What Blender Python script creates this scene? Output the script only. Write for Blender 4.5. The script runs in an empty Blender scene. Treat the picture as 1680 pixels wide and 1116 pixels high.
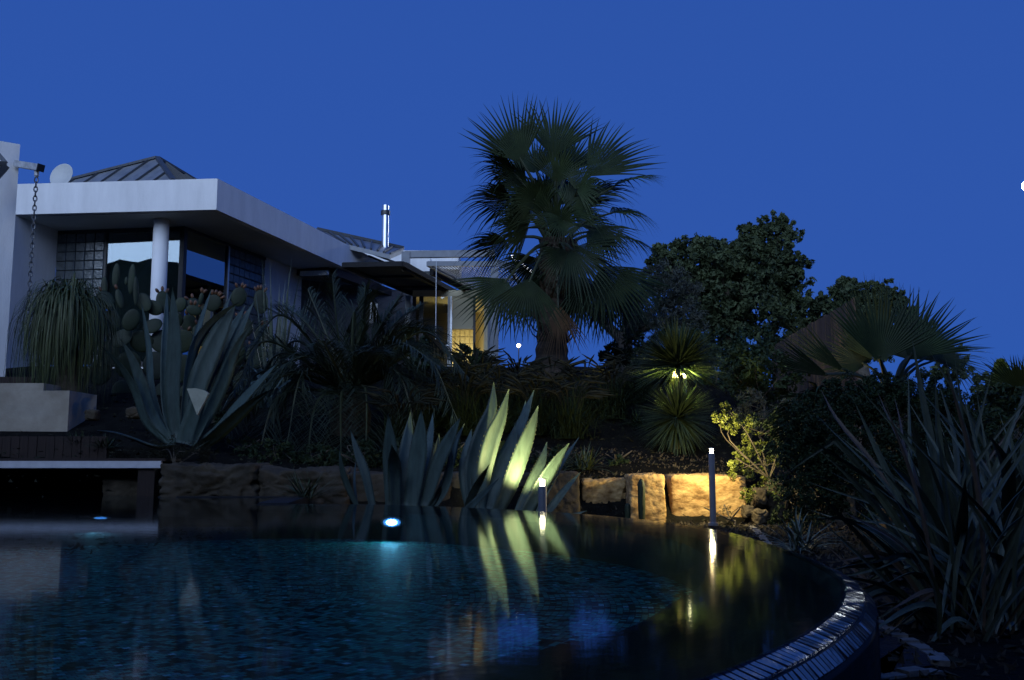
import bpy, math, random
import numpy as np
from mathutils import Vector, Matrix, noise

# ------------------------------------------------------------------ camera
scn = bpy.context.scene
FP, CX, CY, PITCH, CAMZ = 1600.0, 840.0, 558.0, math.radians(7.1), 0.35
SP, CP = math.sin(PITCH), math.cos(PITCH)
cam_data = bpy.data.cameras.new('camera')
cam_data.sensor_width = 36.0
cam_data.lens = 36.0 * FP / 1680.0
cam_data.clip_start, cam_data.clip_end = 0.05, 4000
cam = bpy.data.objects.new('camera', cam_data)
scn.collection.objects.link(cam)
cam.location = (0, 0, CAMZ)
cam.rotation_euler = (math.pi / 2 + PITCH, 0, 0)
scn.camera = cam

def ray(px, py):
    u, v = (px - CX) / FP, (CY - py) / FP
    return Vector((u, CP - v * SP, SP + v * CP))
def at(px, py, Y):                       # a pixel's point at distance Y
    r = ray(px, py)
    return Vector((r.x / r.y * Y, Y, CAMZ + r.z / r.y * Y))
def onz(px, py, z):                      # a pixel's point on a level plane
    r = ray(px, py)
    t = (z - CAMZ) / r.z
    return Vector((r.x * t, r.y * t, z))
def proj(p):
    d = p.y * CP + (p.z - CAMZ) * SP
    return (CX + FP * p.x / d, CY - FP * ((p.z - CAMZ) * CP - p.y * SP) / d)
def seg_px(A, B, px):                    # where the level line A-B crosses image column px
    k = (px - CX) / FP
    def g(p): return p.x - k * (p.y * CP + (p.z - CAMZ) * SP)
    a, b = g(A), g(B)
    return A + (B - A) * (a / (a - b))

# ------------------------------------------------------------------ world, moon light, exposure
MOON_DIR = ray(1684.5, 305).normalized()
world = bpy.data.worlds.new('World'); scn.world = world; world.use_nodes = True
nt = world.node_tree; nt.nodes.clear()
# blue hour: even deep-blue sky, plus the twilight arch of the sun just set behind the camera
sky = nt.nodes.new('ShaderNodeTexSky'); sky.sky_type = 'NISHITA'; sky.sun_disc = False
sky.sun_elevation = math.radians(-3.0); sky.sun_rotation = math.radians(180)
sky.air_density = 1.0; sky.dust_density = 0.0; sky.ozone_density = 4.0
bg = nt.nodes.new('ShaderNodeBackground'); bg.inputs[1].default_value = 0.15
nt.links.new(sky.outputs[0], bg.inputs[0])
bg2 = nt.nodes.new('ShaderNodeBackground'); bg2.inputs[1].default_value = 1.0
tc = nt.nodes.new('ShaderNodeTexCoord'); sx = nt.nodes.new('ShaderNodeSeparateXYZ'); gr = nt.nodes.new('ShaderNodeValToRGB')
nt.links.new(tc.outputs['Generated'], sx.inputs[0]); nt.links.new(sx.outputs['Z'], gr.inputs[0]); nt.links.new(gr.outputs[0], bg2.inputs[0])
gr.color_ramp.elements[0].position, gr.color_ramp.elements[1].position = 0.0, 0.75
gr.color_ramp.elements[0].color = (0.026, 0.098, 0.425, 1); gr.color_ramp.elements[1].color = (0.020, 0.076, 0.345, 1)
ad = nt.nodes.new('ShaderNodeAddShader'); wo = nt.nodes.new('ShaderNodeOutputWorld')
nt.links.new(bg.outputs[0], ad.inputs[0]); nt.links.new(bg2.outputs[0], ad.inputs[1]); nt.links.new(ad.outputs[0], wo.inputs[0])

GLOW_DIR = Vector((-0.30, -1.0, 0.26)).normalized()      # afterglow of the set sun, behind the camera
sun = bpy.data.lights.new('afterglow', 'SUN'); sun.energy = 3.6; sun.angle = math.radians(70)
sun.color = (0.58, 0.74, 1.0)
so = bpy.data.objects.new('afterglow', sun); scn.collection.objects.link(so)
so.rotation_euler = GLOW_DIR.to_track_quat('Z', 'Y').to_euler()

scn.view_settings.view_transform = 'Standard'; scn.view_settings.look = 'None'
scn.view_settings.exposure = 0.0; scn.view_settings.gamma = 1.0
scn.view_settings.use_curve_mapping = False
scn.cycles.use_denoising = True
scn.cycles.max_bounces = 8; scn.cycles.transparent_max_bounces = 16
scn.cycles.sample_clamp_indirect = 3.0
scn.cycles.caustics_reflective = False; scn.cycles.caustics_refractive = False

# ------------------------------------------------------------------ materials
MATS = {}
def mat(name, col, rough=0.6, var=0.25, scale=8.0, bump=0.0, bscale=None, metal=0.0, spec=0.5,
        col2=None, emis=None, estr=0.0, stretch=None, coat=0.0, objrand=0.0):
    m = bpy.data.materials.new(name); m.use_nodes = True
    n, l = m.node_tree.nodes, m.node_tree.links
    b = n['Principled BSDF']
    b.inputs['Roughness'].default_value = rough; b.inputs['Metallic'].default_value = metal
    b.inputs['Specular IOR Level'].default_value = spec
    if coat: b.inputs['Coat Weight'].default_value = coat; b.inputs['Coat Roughness'].default_value = 0.08
    geo = n.new('ShaderNodeNewGeometry')
    mp = n.new('ShaderNodeMapping')
    if stretch: mp.inputs['Scale'].default_value = stretch
    l.new(geo.outputs['Position'], mp.inputs[0])
    nz = n.new('ShaderNodeTexNoise'); nz.inputs['Scale'].default_value = scale
    nz.inputs['Detail'].default_value = 5; nz.inputs['Roughness'].default_value = 0.65
    l.new(mp.outputs[0], nz.inputs['Vector'])
    cr = n.new('ShaderNodeValToRGB')
    c2 = col2 or tuple(c * (1 + var) for c in col)
    c1 = tuple(c * (1 - var) for c in col)
    cr.color_ramp.elements[0].position, cr.color_ramp.elements[1].position = 0.32, 0.68
    cr.color_ramp.elements[0].color = (*c1, 1); cr.color_ramp.elements[1].color = (*c2, 1)
    l.new(nz.outputs[0], cr.inputs[0])
    out = cr.outputs[0]
    if objrand:
        oi = n.new('ShaderNodeObjectInfo')
        hs = n.new('ShaderNodeHueSaturation')
        mr = n.new('ShaderNodeMapRange'); mr.inputs[3].default_value = 1 - objrand; mr.inputs[4].default_value = 1 + objrand
        l.new(oi.outputs['Random'], mr.inputs[0]); l.new(mr.outputs[0], hs.inputs['Value'])
        l.new(out, hs.inputs['Color']); out = hs.outputs[0]
    l.new(out, b.inputs['Base Color'])
    if bump:
        bn = n.new('ShaderNodeTexNoise'); bn.inputs['Scale'].default_value = bscale or scale * 4
        bn.inputs['Detail'].default_value = 6
        l.new(mp.outputs[0], bn.inputs['Vector'])
        bp = n.new('ShaderNodeBump'); bp.inputs['Strength'].default_value = bump; bp.inputs['Distance'].default_value = 0.02
        l.new(bn.outputs[0], bp.inputs['Height']); l.new(bp.outputs[0], b.inputs['Normal'])
    if emis:
        b.inputs['Emission Color'].default_value = (*emis, 1); b.inputs['Emission Strength'].default_value = estr
    MATS[name] = m
    return m

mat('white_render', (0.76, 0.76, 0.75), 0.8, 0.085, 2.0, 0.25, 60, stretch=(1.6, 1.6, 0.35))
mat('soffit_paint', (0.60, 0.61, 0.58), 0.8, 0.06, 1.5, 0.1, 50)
mat('column_paint', (0.78, 0.79, 0.80), 0.6, 0.03, 2)
mat('dark_frame', (0.025, 0.027, 0.03), 0.4, 0.2, 10)
mat('steel_paint', (0.16, 0.18, 0.21), 0.45, 0.15, 6)
mat('canopy_dark', (0.02, 0.02, 0.022), 0.7, 0.2, 10, spec=0.15)
mat('zinc', (0.20, 0.215, 0.23), 0.45, 0.25, 2.5, 0.05, 8, metal=0.3)
mat('zinc_seam', (0.05, 0.055, 0.06), 0.5, 0.2, 6)
mat('bright_metal', (0.62, 0.64, 0.66), 0.28, 0.1, 6, metal=0.9)
mat('galvanised', (0.42, 0.44, 0.47), 0.5, 0.25, 14, metal=0.4)
mat('chain_metal', (0.13, 0.14, 0.15), 0.45, 0.2, 10, metal=0.6)
mat('dish_grey', (0.45, 0.46, 0.44), 0.5, 0.05, 3)
mat('limestone_slab', (0.34, 0.30, 0.23), 0.7, 0.22, 2.4, 0.25, 20, col2=(0.42, 0.38, 0.31))
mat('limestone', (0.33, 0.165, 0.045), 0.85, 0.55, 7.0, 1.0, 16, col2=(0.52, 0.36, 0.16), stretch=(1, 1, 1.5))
mat('limestone_shaded', (0.07, 0.06, 0.045), 0.95, 0.3, 6.0, 0.8, 16, spec=0.1)  # same limestone, darkened to put in the shade of overhanging plants
mat('edging_stone', (0.20, 0.19, 0.175), 0.8, 0.3, 18, 0.5, 40)
mat('timber_dark', (0.022, 0.012, 0.009), 0.75, 0.4, 6, 0.3, 30, stretch=(8, 8, 0.6))
mat('timber_fence', (0.11, 0.075, 0.05), 0.75, 0.35, 5, 0.3, 30, stretch=(8, 8, 0.5), objrand=0.2)
mat('deck_edge', (0.62, 0.64, 0.68), 0.5, 0.12, 7)
mat('soil', (0.010, 0.010, 0.0085), 0.95, 0.5, 6.0, 1.0, 45, spec=0.05)
mat('gravel', (0.022, 0.020, 0.028), 0.9, 0.5, 40.0, 1.0, 70)
mat('agave_skin', (0.056, 0.090, 0.086), 0.55, 0.25, 5, 0.1, 30, stretch=(4, 4, 1), objrand=0.18, spec=0.3)
mat('agave_tooth', (0.045, 0.050, 0.036), 0.7)
mat('agave_cut', (0.36, 0.38, 0.30), 0.7, 0.15, 12)
mat('fan_leaf', (0.016, 0.030, 0.013), 0.6, 0.35, 3, col2=(0.030, 0.050, 0.019), objrand=0.25, spec=0.2)
mat('fan_leaf_dry', (0.14, 0.075, 0.03), 0.7, 0.3, 6)
mat('petiole', (0.035, 0.045, 0.018), 0.6, 0.3, 5)
mat('palm_bark', (0.05, 0.036, 0.024), 0.9, 0.45, 12, 1.0, 22)
mat('pinnate_leaf', (0.026, 0.040, 0.019), 0.6, 0.35, 4, objrand=0.25)
mat('yucca_leaf', (0.040, 0.066, 0.030), 0.6, 0.35, 8)
mat('pony_leaf', (0.052, 0.070, 0.018), 0.5, 0.4, 7, stretch=(3, 3, 1))
mat('flax_leaf', (0.095, 0.120, 0.082), 0.5, 0.3, 9, stretch=(3, 3, 1), objrand=0.3)
mat('flax_leaf_brown', (0.10, 0.07, 0.045), 0.5, 0.3, 9)
mat('grass_leaf', (0.024, 0.038, 0.017), 0.8, 0.4, 10, spec=0.1)
mat('lily_leaf', (0.055, 0.075, 0.025), 0.5, 0.35, 8)
mat('cactus_pad', (0.016, 0.028, 0.011), 0.65, 0.3, 8, 0.2, 30, objrand=0.25)
mat('cactus_fruit', (0.13, 0.055, 0.022), 0.5, 0.3, 20, objrand=0.3)
mat('carob_leaf', (0.040, 0.060, 0.028), 0.6, 0.4, 1.6, col2=(0.075, 0.10, 0.045), spec=0.2)
mat('olive_leaf', (0.055, 0.066, 0.050), 0.6, 0.4, 2.5)
mat('bush_leaf', (0.022, 0.038, 0.016), 0.6, 0.45, 5, spec=0.2)
mat('shrub_leaf', (0.12, 0.15, 0.022), 0.5, 0.35, 9)
mat('dry_leaf', (0.030, 0.031, 0.020), 0.9, 0.4, 12, spec=0.1)
mat('bark', (0.10, 0.085, 0.065), 0.9, 0.4, 10, 1.0, 20)
mat('lamp_body', (0.28, 0.31, 0.38), 0.35, 0.1, 8, metal=0.6)
mat('cream_wall', (0.62, 0.55, 0.36), 0.8, 0.05, 2)
mat('blind_cloth', (0.10, 0.115, 0.12), 0.9, 0.05, 3)
mat('room_dark', (0.10, 0.10, 0.11), 0.8, 0.1, 2)
mat('lamp_glow', (0.9, 0.8, 0.6), 0.5, 0, emis=(1.0, 0.86, 0.52), estr=26)
mat('lamp_glow_soft', (0.9, 0.8, 0.6), 0.5, 0, emis=(1.0, 0.86, 0.5), estr=14)
mat('glint_glow', (0.9, 0.9, 0.9), 0.5, 0, emis=(0.95, 0.97, 1.0), estr=4)  # emission for the pergola glints, painted as glowing bars
mat('pool_glow', (0.5, 0.7, 1.0), 0.5, 0, emis=(0.22, 0.52, 1.0), estr=70)
mat('pool_glow_dim', (0.5, 0.7, 1.0), 0.5, 0, emis=(0.10, 0.34, 1.0), estr=2.0)
mat('moon_surface', (0.5, 0.5, 0.5), 0.9, 0.1, 0.02, emis=(0.85, 0.95, 1.0), estr=3000)
mat('rim_tile', (0.035, 0.042, 0.065), 0.24, 0.35, 30, 0.12, 50, spec=0.7, coat=0.6, objrand=0.35)
mat('wall_tile', (0.02, 0.022, 0.028), 0.3, 0.4, 30)
mat('grout', (0.016, 0.018, 0.02), 0.8, 0.2, 20)
mat('hill_scrub', (0.035, 0.045, 0.03), 0.9, 0.5, 0.05)

def node_mat(name):
    m = bpy.data.materials.new(name); m.use_nodes = True; MATS[name] = m
    m.node_tree.nodes.clear()
    return m, m.node_tree.nodes, m.node_tree.links
# tiles: colour of each tile from a face attribute
m, n, l = node_mat('mosaic')
o_ = n.new('ShaderNodeOutputMaterial'); b_ = n.new('ShaderNodeBsdfPrincipled')
a_ = n.new('ShaderNodeAttribute'); a_.attribute_name = 'tile_colour'
l.new(a_.outputs['Color'], b_.inputs['Base Color']); b_.inputs['Roughness'].default_value = 0.6; b_.inputs['Specular IOR Level'].default_value = 0.12
l.new(b_.outputs[0], o_.inputs[0])
# water: Fresnel blend of clear and mirror
m, n, l = node_mat('pool_water')
o_ = n.new('ShaderNodeOutputMaterial'); mx = n.new('ShaderNodeMixShader')
tr = n.new('ShaderNodeBsdfTransparent'); tr.inputs[0].default_value = (0.62, 0.90, 0.95, 1)
gl = n.new('ShaderNodeBsdfGlossy'); gl.inputs['Roughness'].default_value = 0.06
gl.inputs[0].default_value = (0.9, 0.95, 1, 1)
fr = n.new('ShaderNodeFresnel'); fr.inputs[0].default_value = 1.33
geo = n.new('ShaderNodeNewGeometry'); mp = n.new('ShaderNodeMapping'); mp.inputs['Scale'].default_value = (1.0, 2.2, 1)
nz = n.new('ShaderNodeTexNoise'); nz.inputs['Scale'].default_value = 9; nz.inputs['Detail'].default_value = 3
bp = n.new('ShaderNodeBump'); bp.inputs['Strength'].default_value = 0.012; bp.inputs['Distance'].default_value = 0.02
l.new(geo.outputs['Position'], mp.inputs[0]); l.new(mp.outputs[0], nz.inputs['Vector']); l.new(nz.outputs[0], bp.inputs['Height'])
l.new(bp.outputs[0], gl.inputs['Normal']); l.new(bp.outputs[0], fr.inputs['Normal'])
l.new(fr.outputs[0], mx.inputs[0]); l.new(tr.outputs[0], mx.inputs[1]); l.new(gl.outputs[0], mx.inputs[2])
l.new(mx.outputs[0], o_.inputs[0])
# window glass: mirror-coated pane
def glass_mat(name, base, tintc):
    m, n, l = node_mat(name)
    o_ = n.new('ShaderNodeOutputMaterial'); mx = n.new('ShaderNodeMixShader')
    tr = n.new('ShaderNodeBsdfTransparent'); tr.inputs[0].default_value = (*tintc, 1)
    gl = n.new('ShaderNodeBsdfGlossy'); gl.inputs['Roughness'].default_value = 0.01; gl.inputs[0].default_value = (0.85, 0.95, 1, 1)
    fr = n.new('ShaderNodeFresnel'); fr.inputs[0].default_value = 1.5
    ad = n.new('ShaderNodeMath'); ad.operation = 'ADD'; ad.inputs[1].default_value = base; ad.use_clamp = True
    l.new(fr.outputs[0], ad.inputs[0]); l.new(ad.outputs[0], mx.inputs[0])
    l.new(tr.outputs[0], mx.inputs[1]); l.new(gl.outputs[0], mx.inputs[2]); l.new(mx.outputs[0], o_.inputs[0])
glass_mat('side_glass', 0.34, (0.6, 0.66, 0.66))
glass_mat('coated_glass', 0.09, (0.6, 0.66, 0.66))
glass_mat('clear_glass', 0.03, (0.9, 0.93, 0.92))
mat('glass_block', (0.10, 0.115, 0.12), 0.12, 0.3, 9, 0.5, 14, spec=0.6)
mat('mortar', (0.05, 0.052, 0.055), 0.8, 0.1, 10)
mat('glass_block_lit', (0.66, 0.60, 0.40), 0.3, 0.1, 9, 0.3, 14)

# ------------------------------------------------------------------ builders
COL = scn.collection
BASE = {}
def link(o): COL.objects.link(o); return o
def tag(o, label, cat, group=None):
    o['label'] = label; o['category'] = cat
    if group: o['group'] = group
    return o
def thing(name, loc, label, cat, group=None):
    o = link(bpy.data.objects.new(name, None)); o.location = loc
    o.empty_display_size = 0.1
    BASE[o] = Vector(loc)
    return tag(o, label, cat, group)

class MB:
    def __init__(s): s.v, s.f = [], []
    def add(s, vs, fs):
        k = len(s.v); s.v += [tuple(p) for p in vs]; s.f += [tuple(i + k for i in f) for f in fs]
    def hexa(s, b, t):                     # bottom and top rings of equal length
        n = len(b); s.add(list(b) + list(t), [tuple(range(n - 1, -1, -1)), tuple(range(n, 2 * n))] +
                          [(i, (i + 1) % n, n + (i + 1) % n, n + i) for i in range(n)])
    def box(s, c, sz, rz=0.0):
        c = Vector(c); h = Vector(sz) / 2; ca, sa = math.cos(rz), math.sin(rz)
        def q(x, y, z): return (c.x + x * ca - y * sa, c.y + x * sa + y * ca, c.z + z)
        b = [q(-h.x, -h.y, -h.z), q(h.x, -h.y, -h.z), q(h.x, h.y, -h.z), q(-h.x, h.y, -h.z)]
        t = [q(-h.x, -h.y, h.z), q(h.x, -h.y, h.z), q(h.x, h.y, h.z), q(-h.x, h.y, h.z)]
        s.hexa(b, t)
    def wall(s, A, B, z0, z1, th, inset=0.0):   # upright slab along A-B, thickness to the far side
        A, B = Vector((A[0], A[1])), Vector((B[0], B[1])); d = (B - A).normalized(); nrm = Vector((-d.y, d.x))
        if nrm.y < 0: nrm = -nrm
        A, B = A + nrm * inset, B + nrm * inset
        r = [A, B, B + nrm * th, A + nrm * th]
        s.hexa([(p.x, p.y, z0) for p in r], [(p.x, p.y, z1) for p in r])
    def bar(s, A, B, w, h=None):           # rectangular bar between two points
        A, B = Vector(A), Vector(B); h = h or w; d = (B - A).normalized()
        up = Vector((0, 0, 1)) if abs(d.z) < 0.9 else Vector((0, 1, 0))
        x = d.cross(up).normalized() * w / 2; y = x.cross(d).normalized() * h / 2
        s.hexa([A - x - y, A + x - y, A + x + y, A - x + y], [B - x - y, B + x - y, B + x + y, B - x + y])
    def tube(s, path, rad, n=8, cap=True):
        path = [Vector(p) for p in path]; k = len(path)
        if not isinstance(rad, (list, tuple)): rad = [rad] * k
        vs, fs = [], []; px = None
        for i, p in enumerate(path):
            d = (path[min(i + 1, k - 1)] - path[max(i - 1, 0)]).normalized()
            if px is None:
                px = d.cross(Vector((0, 0, 1)) if abs(d.z) < 0.9 else Vector((0, 1, 0))).normalized()
            px = (px - d * px.dot(d)).normalized(); py = d.cross(px)
            for j in range(n):
                a = 2 * math.pi * j / n; vs.append(p + (px * math.cos(a) + py * math.sin(a)) * rad[i])
        for i in range(k - 1):
            for j in range(n):
                fs.append((i * n + j, i * n + (j + 1) % n, (i + 1) * n + (j + 1) % n, (i + 1) * n + j))
        if cap: fs += [tuple(range(n - 1, -1, -1)), tuple(range((k - 1) * n, k * n))]
        s.add(vs, fs)
    def strip(s, path, wid, lat, fold=0.25):   # folded blade, lat = lateral vector or list
        k = len(path); vs = []
        for i, p in enumerate(path):
            p = Vector(p); L = lat[i] if isinstance(lat, list) else lat
            d = (Vector(path[min(i + 1, k - 1)]) - Vector(path[max(i - 1, 0)])).normalized()
            nn = d.cross(L); w = wid[i] / 2
            vs += [p - L * w, p + nn * (-fold * w), p + L * w]
        fs = []
        for i in range(k - 1):
            a = i * 3; fs += [(a, a + 1, a + 4, a + 3), (a + 1, a + 2, a + 5, a + 4)]
        s.add(vs, fs)
    def ellipsoid(s, c, ax, nu=10, nv=7):      # ax: three axis vectors
        vs, fs = [], []
        c = Vector(c)
        vs.append(c + ax[2])
        for j in range(1, nv):
            t = math.pi * j / nv
            for i in range(nu):
                a = 2 * math.pi * i / nu
                vs.append(c + ax[0] * (math.sin(t) * math.cos(a)) + ax[1] * (math.sin(t) * math.sin(a)) + ax[2] * math.cos(t))
        vs.append(c - ax[2])
        for i in range(nu):
            fs.append((0, 1 + i, 1 + (i + 1) % nu))
            for j in range(nv - 2):
                a = 1 + j * nu; fs.append((a + i, a + nu + i, a + nu + (i + 1) % nu, a + (i + 1) % nu))
            a = 1 + (nv - 2) * nu; fs.append((a + i, len(vs) - 1, a + (i + 1) % nu))
        s.add(vs, fs)
    def lathe(s, c, prof, n=16):               # prof: (radius, z)
        c = Vector(c); k = len(prof); vs, fs = [], []
        for r, z in prof:
            for j in range(n):
                a = 2 * math.pi * j / n; vs.append(c + Vector((r * math.cos(a), r * math.sin(a), z)))
        for i in range(k - 1):
            for j in range(n): fs.append((i * n + j, i * n + (j + 1) % n, (i + 1) * n + (j + 1) % n, (i + 1) * n + j))
        fs += [tuple(range(n - 1, -1, -1)), tuple(range((k - 1) * n, k * n))]
        s.add(vs, fs)
    def build(s, name, m, parent=None, smooth=False, kind=None, label=None):
        root = parent
        while root is not None and root.parent is not None: root = root.parent
        off = BASE.get(root, Vector((0, 0, 0))) if root is not None else Vector((0, 0, 0))
        me = bpy.data.meshes.new(name)
        me.from_pydata([(p[0] - off.x, p[1] - off.y, p[2] - off.z) for p in s.v], [], s.f)
        if smooth: me.polygons.foreach_set('use_smooth', [True] * len(me.polygons))
        me.materials.append(MATS[m]); me.update()
        o = link(bpy.data.objects.new(name, me))
        if parent is not None: o.parent = parent
        if kind: o['kind'] = kind
        if label: o['label'] = label
        return o
def np_mesh(name, verts, quads, m, parent=None, kind=None, cols=None, smooth=False):
    root = parent
    while root is not None and root.parent is not None: root = root.parent
    off = np.array(BASE.get(root, Vector((0, 0, 0)))) if root is not None else np.zeros(3)
    me = bpy.data.meshes.new(name)
    nv, nf = len(verts), len(quads); k = quads.shape[1]
    me.vertices.add(nv); me.vertices.foreach_set('co', (verts - off).astype(np.float32).ravel())
    me.loops.add(nf * k); me.loops.foreach_set('vertex_index', quads.astype(np.int32).ravel())
    me.polygons.add(nf); me.polygons.foreach_set('loop_start', np.arange(0, nf * k, k, dtype=np.int32))
    me.polygons.foreach_set('use_smooth', np.full(nf, smooth))
    if cols is not None:
        a = me.attributes.new('tile_colour', 'FLOAT_COLOR', 'FACE')
        a.data.foreach_set('color', np.concatenate([cols, np.ones((nf, 1))], 1).astype(np.float32).ravel())
    me.materials.append(MATS[m]); me.update(calc_edges=True); me.validate()
    o = link(bpy.data.objects.new(name, me))
    if parent is not None: o.parent = parent
    if kind: o['kind'] = kind
    return o
def copy_part(o, parent, loc=None, rot=None):
    c = o.copy(); link(c); c.parent = parent
    if loc is not None: c.location = loc
    if rot is not None: c.rotation_euler = rot
    return c
def spline(pts, n):                        # Catmull-Rom through points
    P = [Vector(p) for p in pts]; P = [P[0] * 2 - P[1]] + P + [P[-1] * 2 - P[-2]]
    m = len(P) - 3; out = []
    for i in range(n):
        t = i / (n - 1) * m; k = min(int(t), m - 1); t -= k
        a, b, c, d = P[k:k + 4]
        out.append(0.5 * ((2 * b) + (c - a) * t + (2 * a - 5 * b + 4 * c - d) * t * t + (3 * b - a - 3 * c + d) * t ** 3))
    return out
def point_light(name, loc, energy, col, r=0.03, parent=None):
    d = bpy.data.lights.new(name, 'POINT'); d.energy = energy; d.color = col; d.shadow_soft_size = r
    o = link(bpy.data.objects.new(name, d)); o.location = loc
    if parent is not None: o.parent = parent; o.location = Vector(loc) - BASE[parent]
    return o

# ------------------------------------------------------------------ terrain
def sstep(a, b, x): t = np.clip((x - a) / (b - a), 0, 1); return t * t * (3 - 2 * t)
def hgt(x, y):
    x = np.asarray(x, float); y = np.asarray(y, float)
    s = y - 9.9
    up = np.where(s < 6, 0.15 + 0.27 * s, 1.77 + 0.115 * (s - 6))
    up = np.minimum(up, 2.42)
    up = up * np.clip(1 - np.maximum(x - 2.2, 0) * 0.06, 0.25, 1)
    z = -0.25 + (up + 0.25) * sstep(-0.25, 0.15, s)
    z = z - np.maximum(y - 31, 0) * 0.16 * (y < 90) - (y >= 90) * 59 * 0.16
    z = z + 0.05 * np.sin(x * 1.7 + y * 0.6) * np.sin(y * 1.3) * (s > 0.4) * (s < 13)
    return z
def gz(x, y): return float(hgt(x, y))

RIM = [(-2.1, 8.15), (-1.5, 8.15), (-1.0, 8.05), (-0.5, 7.7), (0, 7.2), (.49, 6.6), (.86, 5.8), (1.06, 5.0), (1.09, 4.1),
       (1.05, 3.4), (.97, 2.95), (.84, 2.56), (.70, 2.26), (.50, 1.92), (.26, 1.60), (-.15, 1.20), (-.8, .85), (-1.6, .68), (-2.6, .66)]
rimv = [Vector((x, y, 0)) for x, y in RIM]
rim_path = spline(rimv, 400)
BACK = [(-4.2, .75), (-7, 1.5), (-10, 3.0), (-10, 11.2), (-3.7, 11.2), (-3.5, 9.75), (-2.25, 9.7)]
pool_poly = np.array([(p.x, p.y) for p in rim_path] + BACK)

def poly_sd(px, py, poly):                 # signed distance, negative inside
    d = np.full(px.shape, 1e9); inside = np.zeros(px.shape, bool)
    for i in range(len(poly)):
        a, b = poly[i], poly[(i + 1) % len(poly)]
        e = b - a; w0, w1 = px - a[0], py - a[1]
        t = np.clip((w0 * e[0] + w1 * e[1]) / (e @ e + 1e-12), 0, 1)
        d = np.minimum(d, (w0 - e[0] * t) ** 2 + (w1 - e[1] * t) ** 2)
        c = ((a[1] > py) != (b[1] > py)) & (px < (b[0] - a[0]) * (py - a[1]) / (b[1] - a[1] + 1e-12) + a[0])
        inside ^= c
    d = np.sqrt(d)
    return np.where(inside, -d, d)

xs = np.concatenate([[-900, -500, -250, -120, -60, -35, -22], np.arange(-14, -4, 0.4), np.arange(-4, 3, 0.1), np.arange(3, 14, 0.35), [18, 25, 40, 70, 130, 260, 500, 900]])
ys = np.concatenate([[-900, -500, -260, -120, -60, -30, -15, -8, -4], np.arange(-2, 0, 0.4), np.arange(0, 10.6, 0.1), np.arange(10.6, 34, 0.35), [38, 45, 60, 89, 120, 200, 400, 900, 2500]])
X, Y = np.meshgrid(xs, ys); Z = hgt(X, Y)
sd = poly_sd(X, Y, pool_poly)
Z = np.where(sd < -0.06, -2.2, Z)
W = len(xs); idx = np.arange(X.size).reshape(X.shape)
Q = np.stack([idx[:-1, :-1].ravel(), idx[:-1, 1:].ravel(), idx[1:, 1:].ravel(), idx[1:, :-1].ravel()], 1)
ground = np_mesh('ground', np.stack([X.ravel(), Y.ravel(), Z.ravel()], 1), Q, 'soil', smooth=True)
ground['kind'] = 'structure'

# hills behind the camera (seen mirrored in the windows)
mb = MB(); R = random.Random(5); ring = []
for i in range(61):
    x = -260 + i * 520 / 60
    h = 12 + 4 * noise.noise(Vector((x * 0.012, 3.1, 0))) + 3 * noise.noise(Vector((x * 0.06, 1.1, 0)))
    ring.append((x, h))
vs, fs = [], []
for x, h in ring: vs += [(x, -150, -3), (x, -185, h), (x, -260, -3)]
for i in range(60):
    a = i * 3; fs += [(a, a + 3, a + 4, a + 1), (a + 1, a + 4, a + 5, a + 2)]
mb.add(vs, fs); o = mb.build('hills', 'hill_scrub'); o['kind'] = 'structure'

# tall evergreen hedge across the garden, mirrored in the villa windows; it keeps the low afterglow off the pool garden
hedge = thing('hedge', (0, -7.5, -0.3), 'tall dark evergreen hedge mirrored in the villa corner window', 'hedge')
vs, fs = [], []; nx_, nz2 = 150, 26
for i in range(nx_ + 1):
    x = -50 + 76 * i / nx_
    top = 10.3 - .045 * x + 0.7 * noise.noise(Vector((x * .22, 4, 0))) + .5 * noise.noise(Vector((x * .9, 8, 0)))
    for j in range(nz2 + 1):
        z = -.4 + (top + .4) * j / nz2
        vs.append((x, -7 + .5 * noise.noise(Vector((x * 1.3, z * 1.3, 2))) + .25 * noise.noise(Vector((x * 4, z * 4, 5))) - .9 * (j / nz2) ** 4, z))
for i in range(nx_):
    for j in range(nz2): a = i * (nz2 + 1) + j; fs.append((a, a + 1, a + nz2 + 2, a + nz2 + 1))
k_ = len(vs)
for i in range(nx_ + 1): x, y, z = vs[i * (nz2 + 1) + nz2]; vs += [(x, y - 1.6, z - .2), (x, y - 1.6, -.4)]
for i in range(nx_):
    a, b = i * (nz2 + 1) + nz2, (i + 1) * (nz2 + 1) + nz2; fs += [(a, k_ + 2 * i, k_ + 2 * i + 2, b), (k_ + 2 * i, k_ + 2 * i + 1, k_ + 2 * i + 3, k_ + 2 * i + 2)]
mb = MB(); mb.add(vs, fs); mb.build('foliage', 'bush_leaf', hedge)

# ------------------------------------------------------------------ pool
pool = thing('swimming_pool', (-2.4, 4.6, -1.2), 'round infinity pool lined with dark blue mosaic tiles', 'pool')
def path_normals(path):
    out = []
    for i, p in enumerate(path):
        d = (path[min(i + 1, len(path) - 1)] - path[max(i - 1, 0)]).normalized()
        out.append(Vector((-d.y, d.x, 0)))       # path runs clockwise: left side is outward
    return out
rn = path_normals(rim_path)
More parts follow.
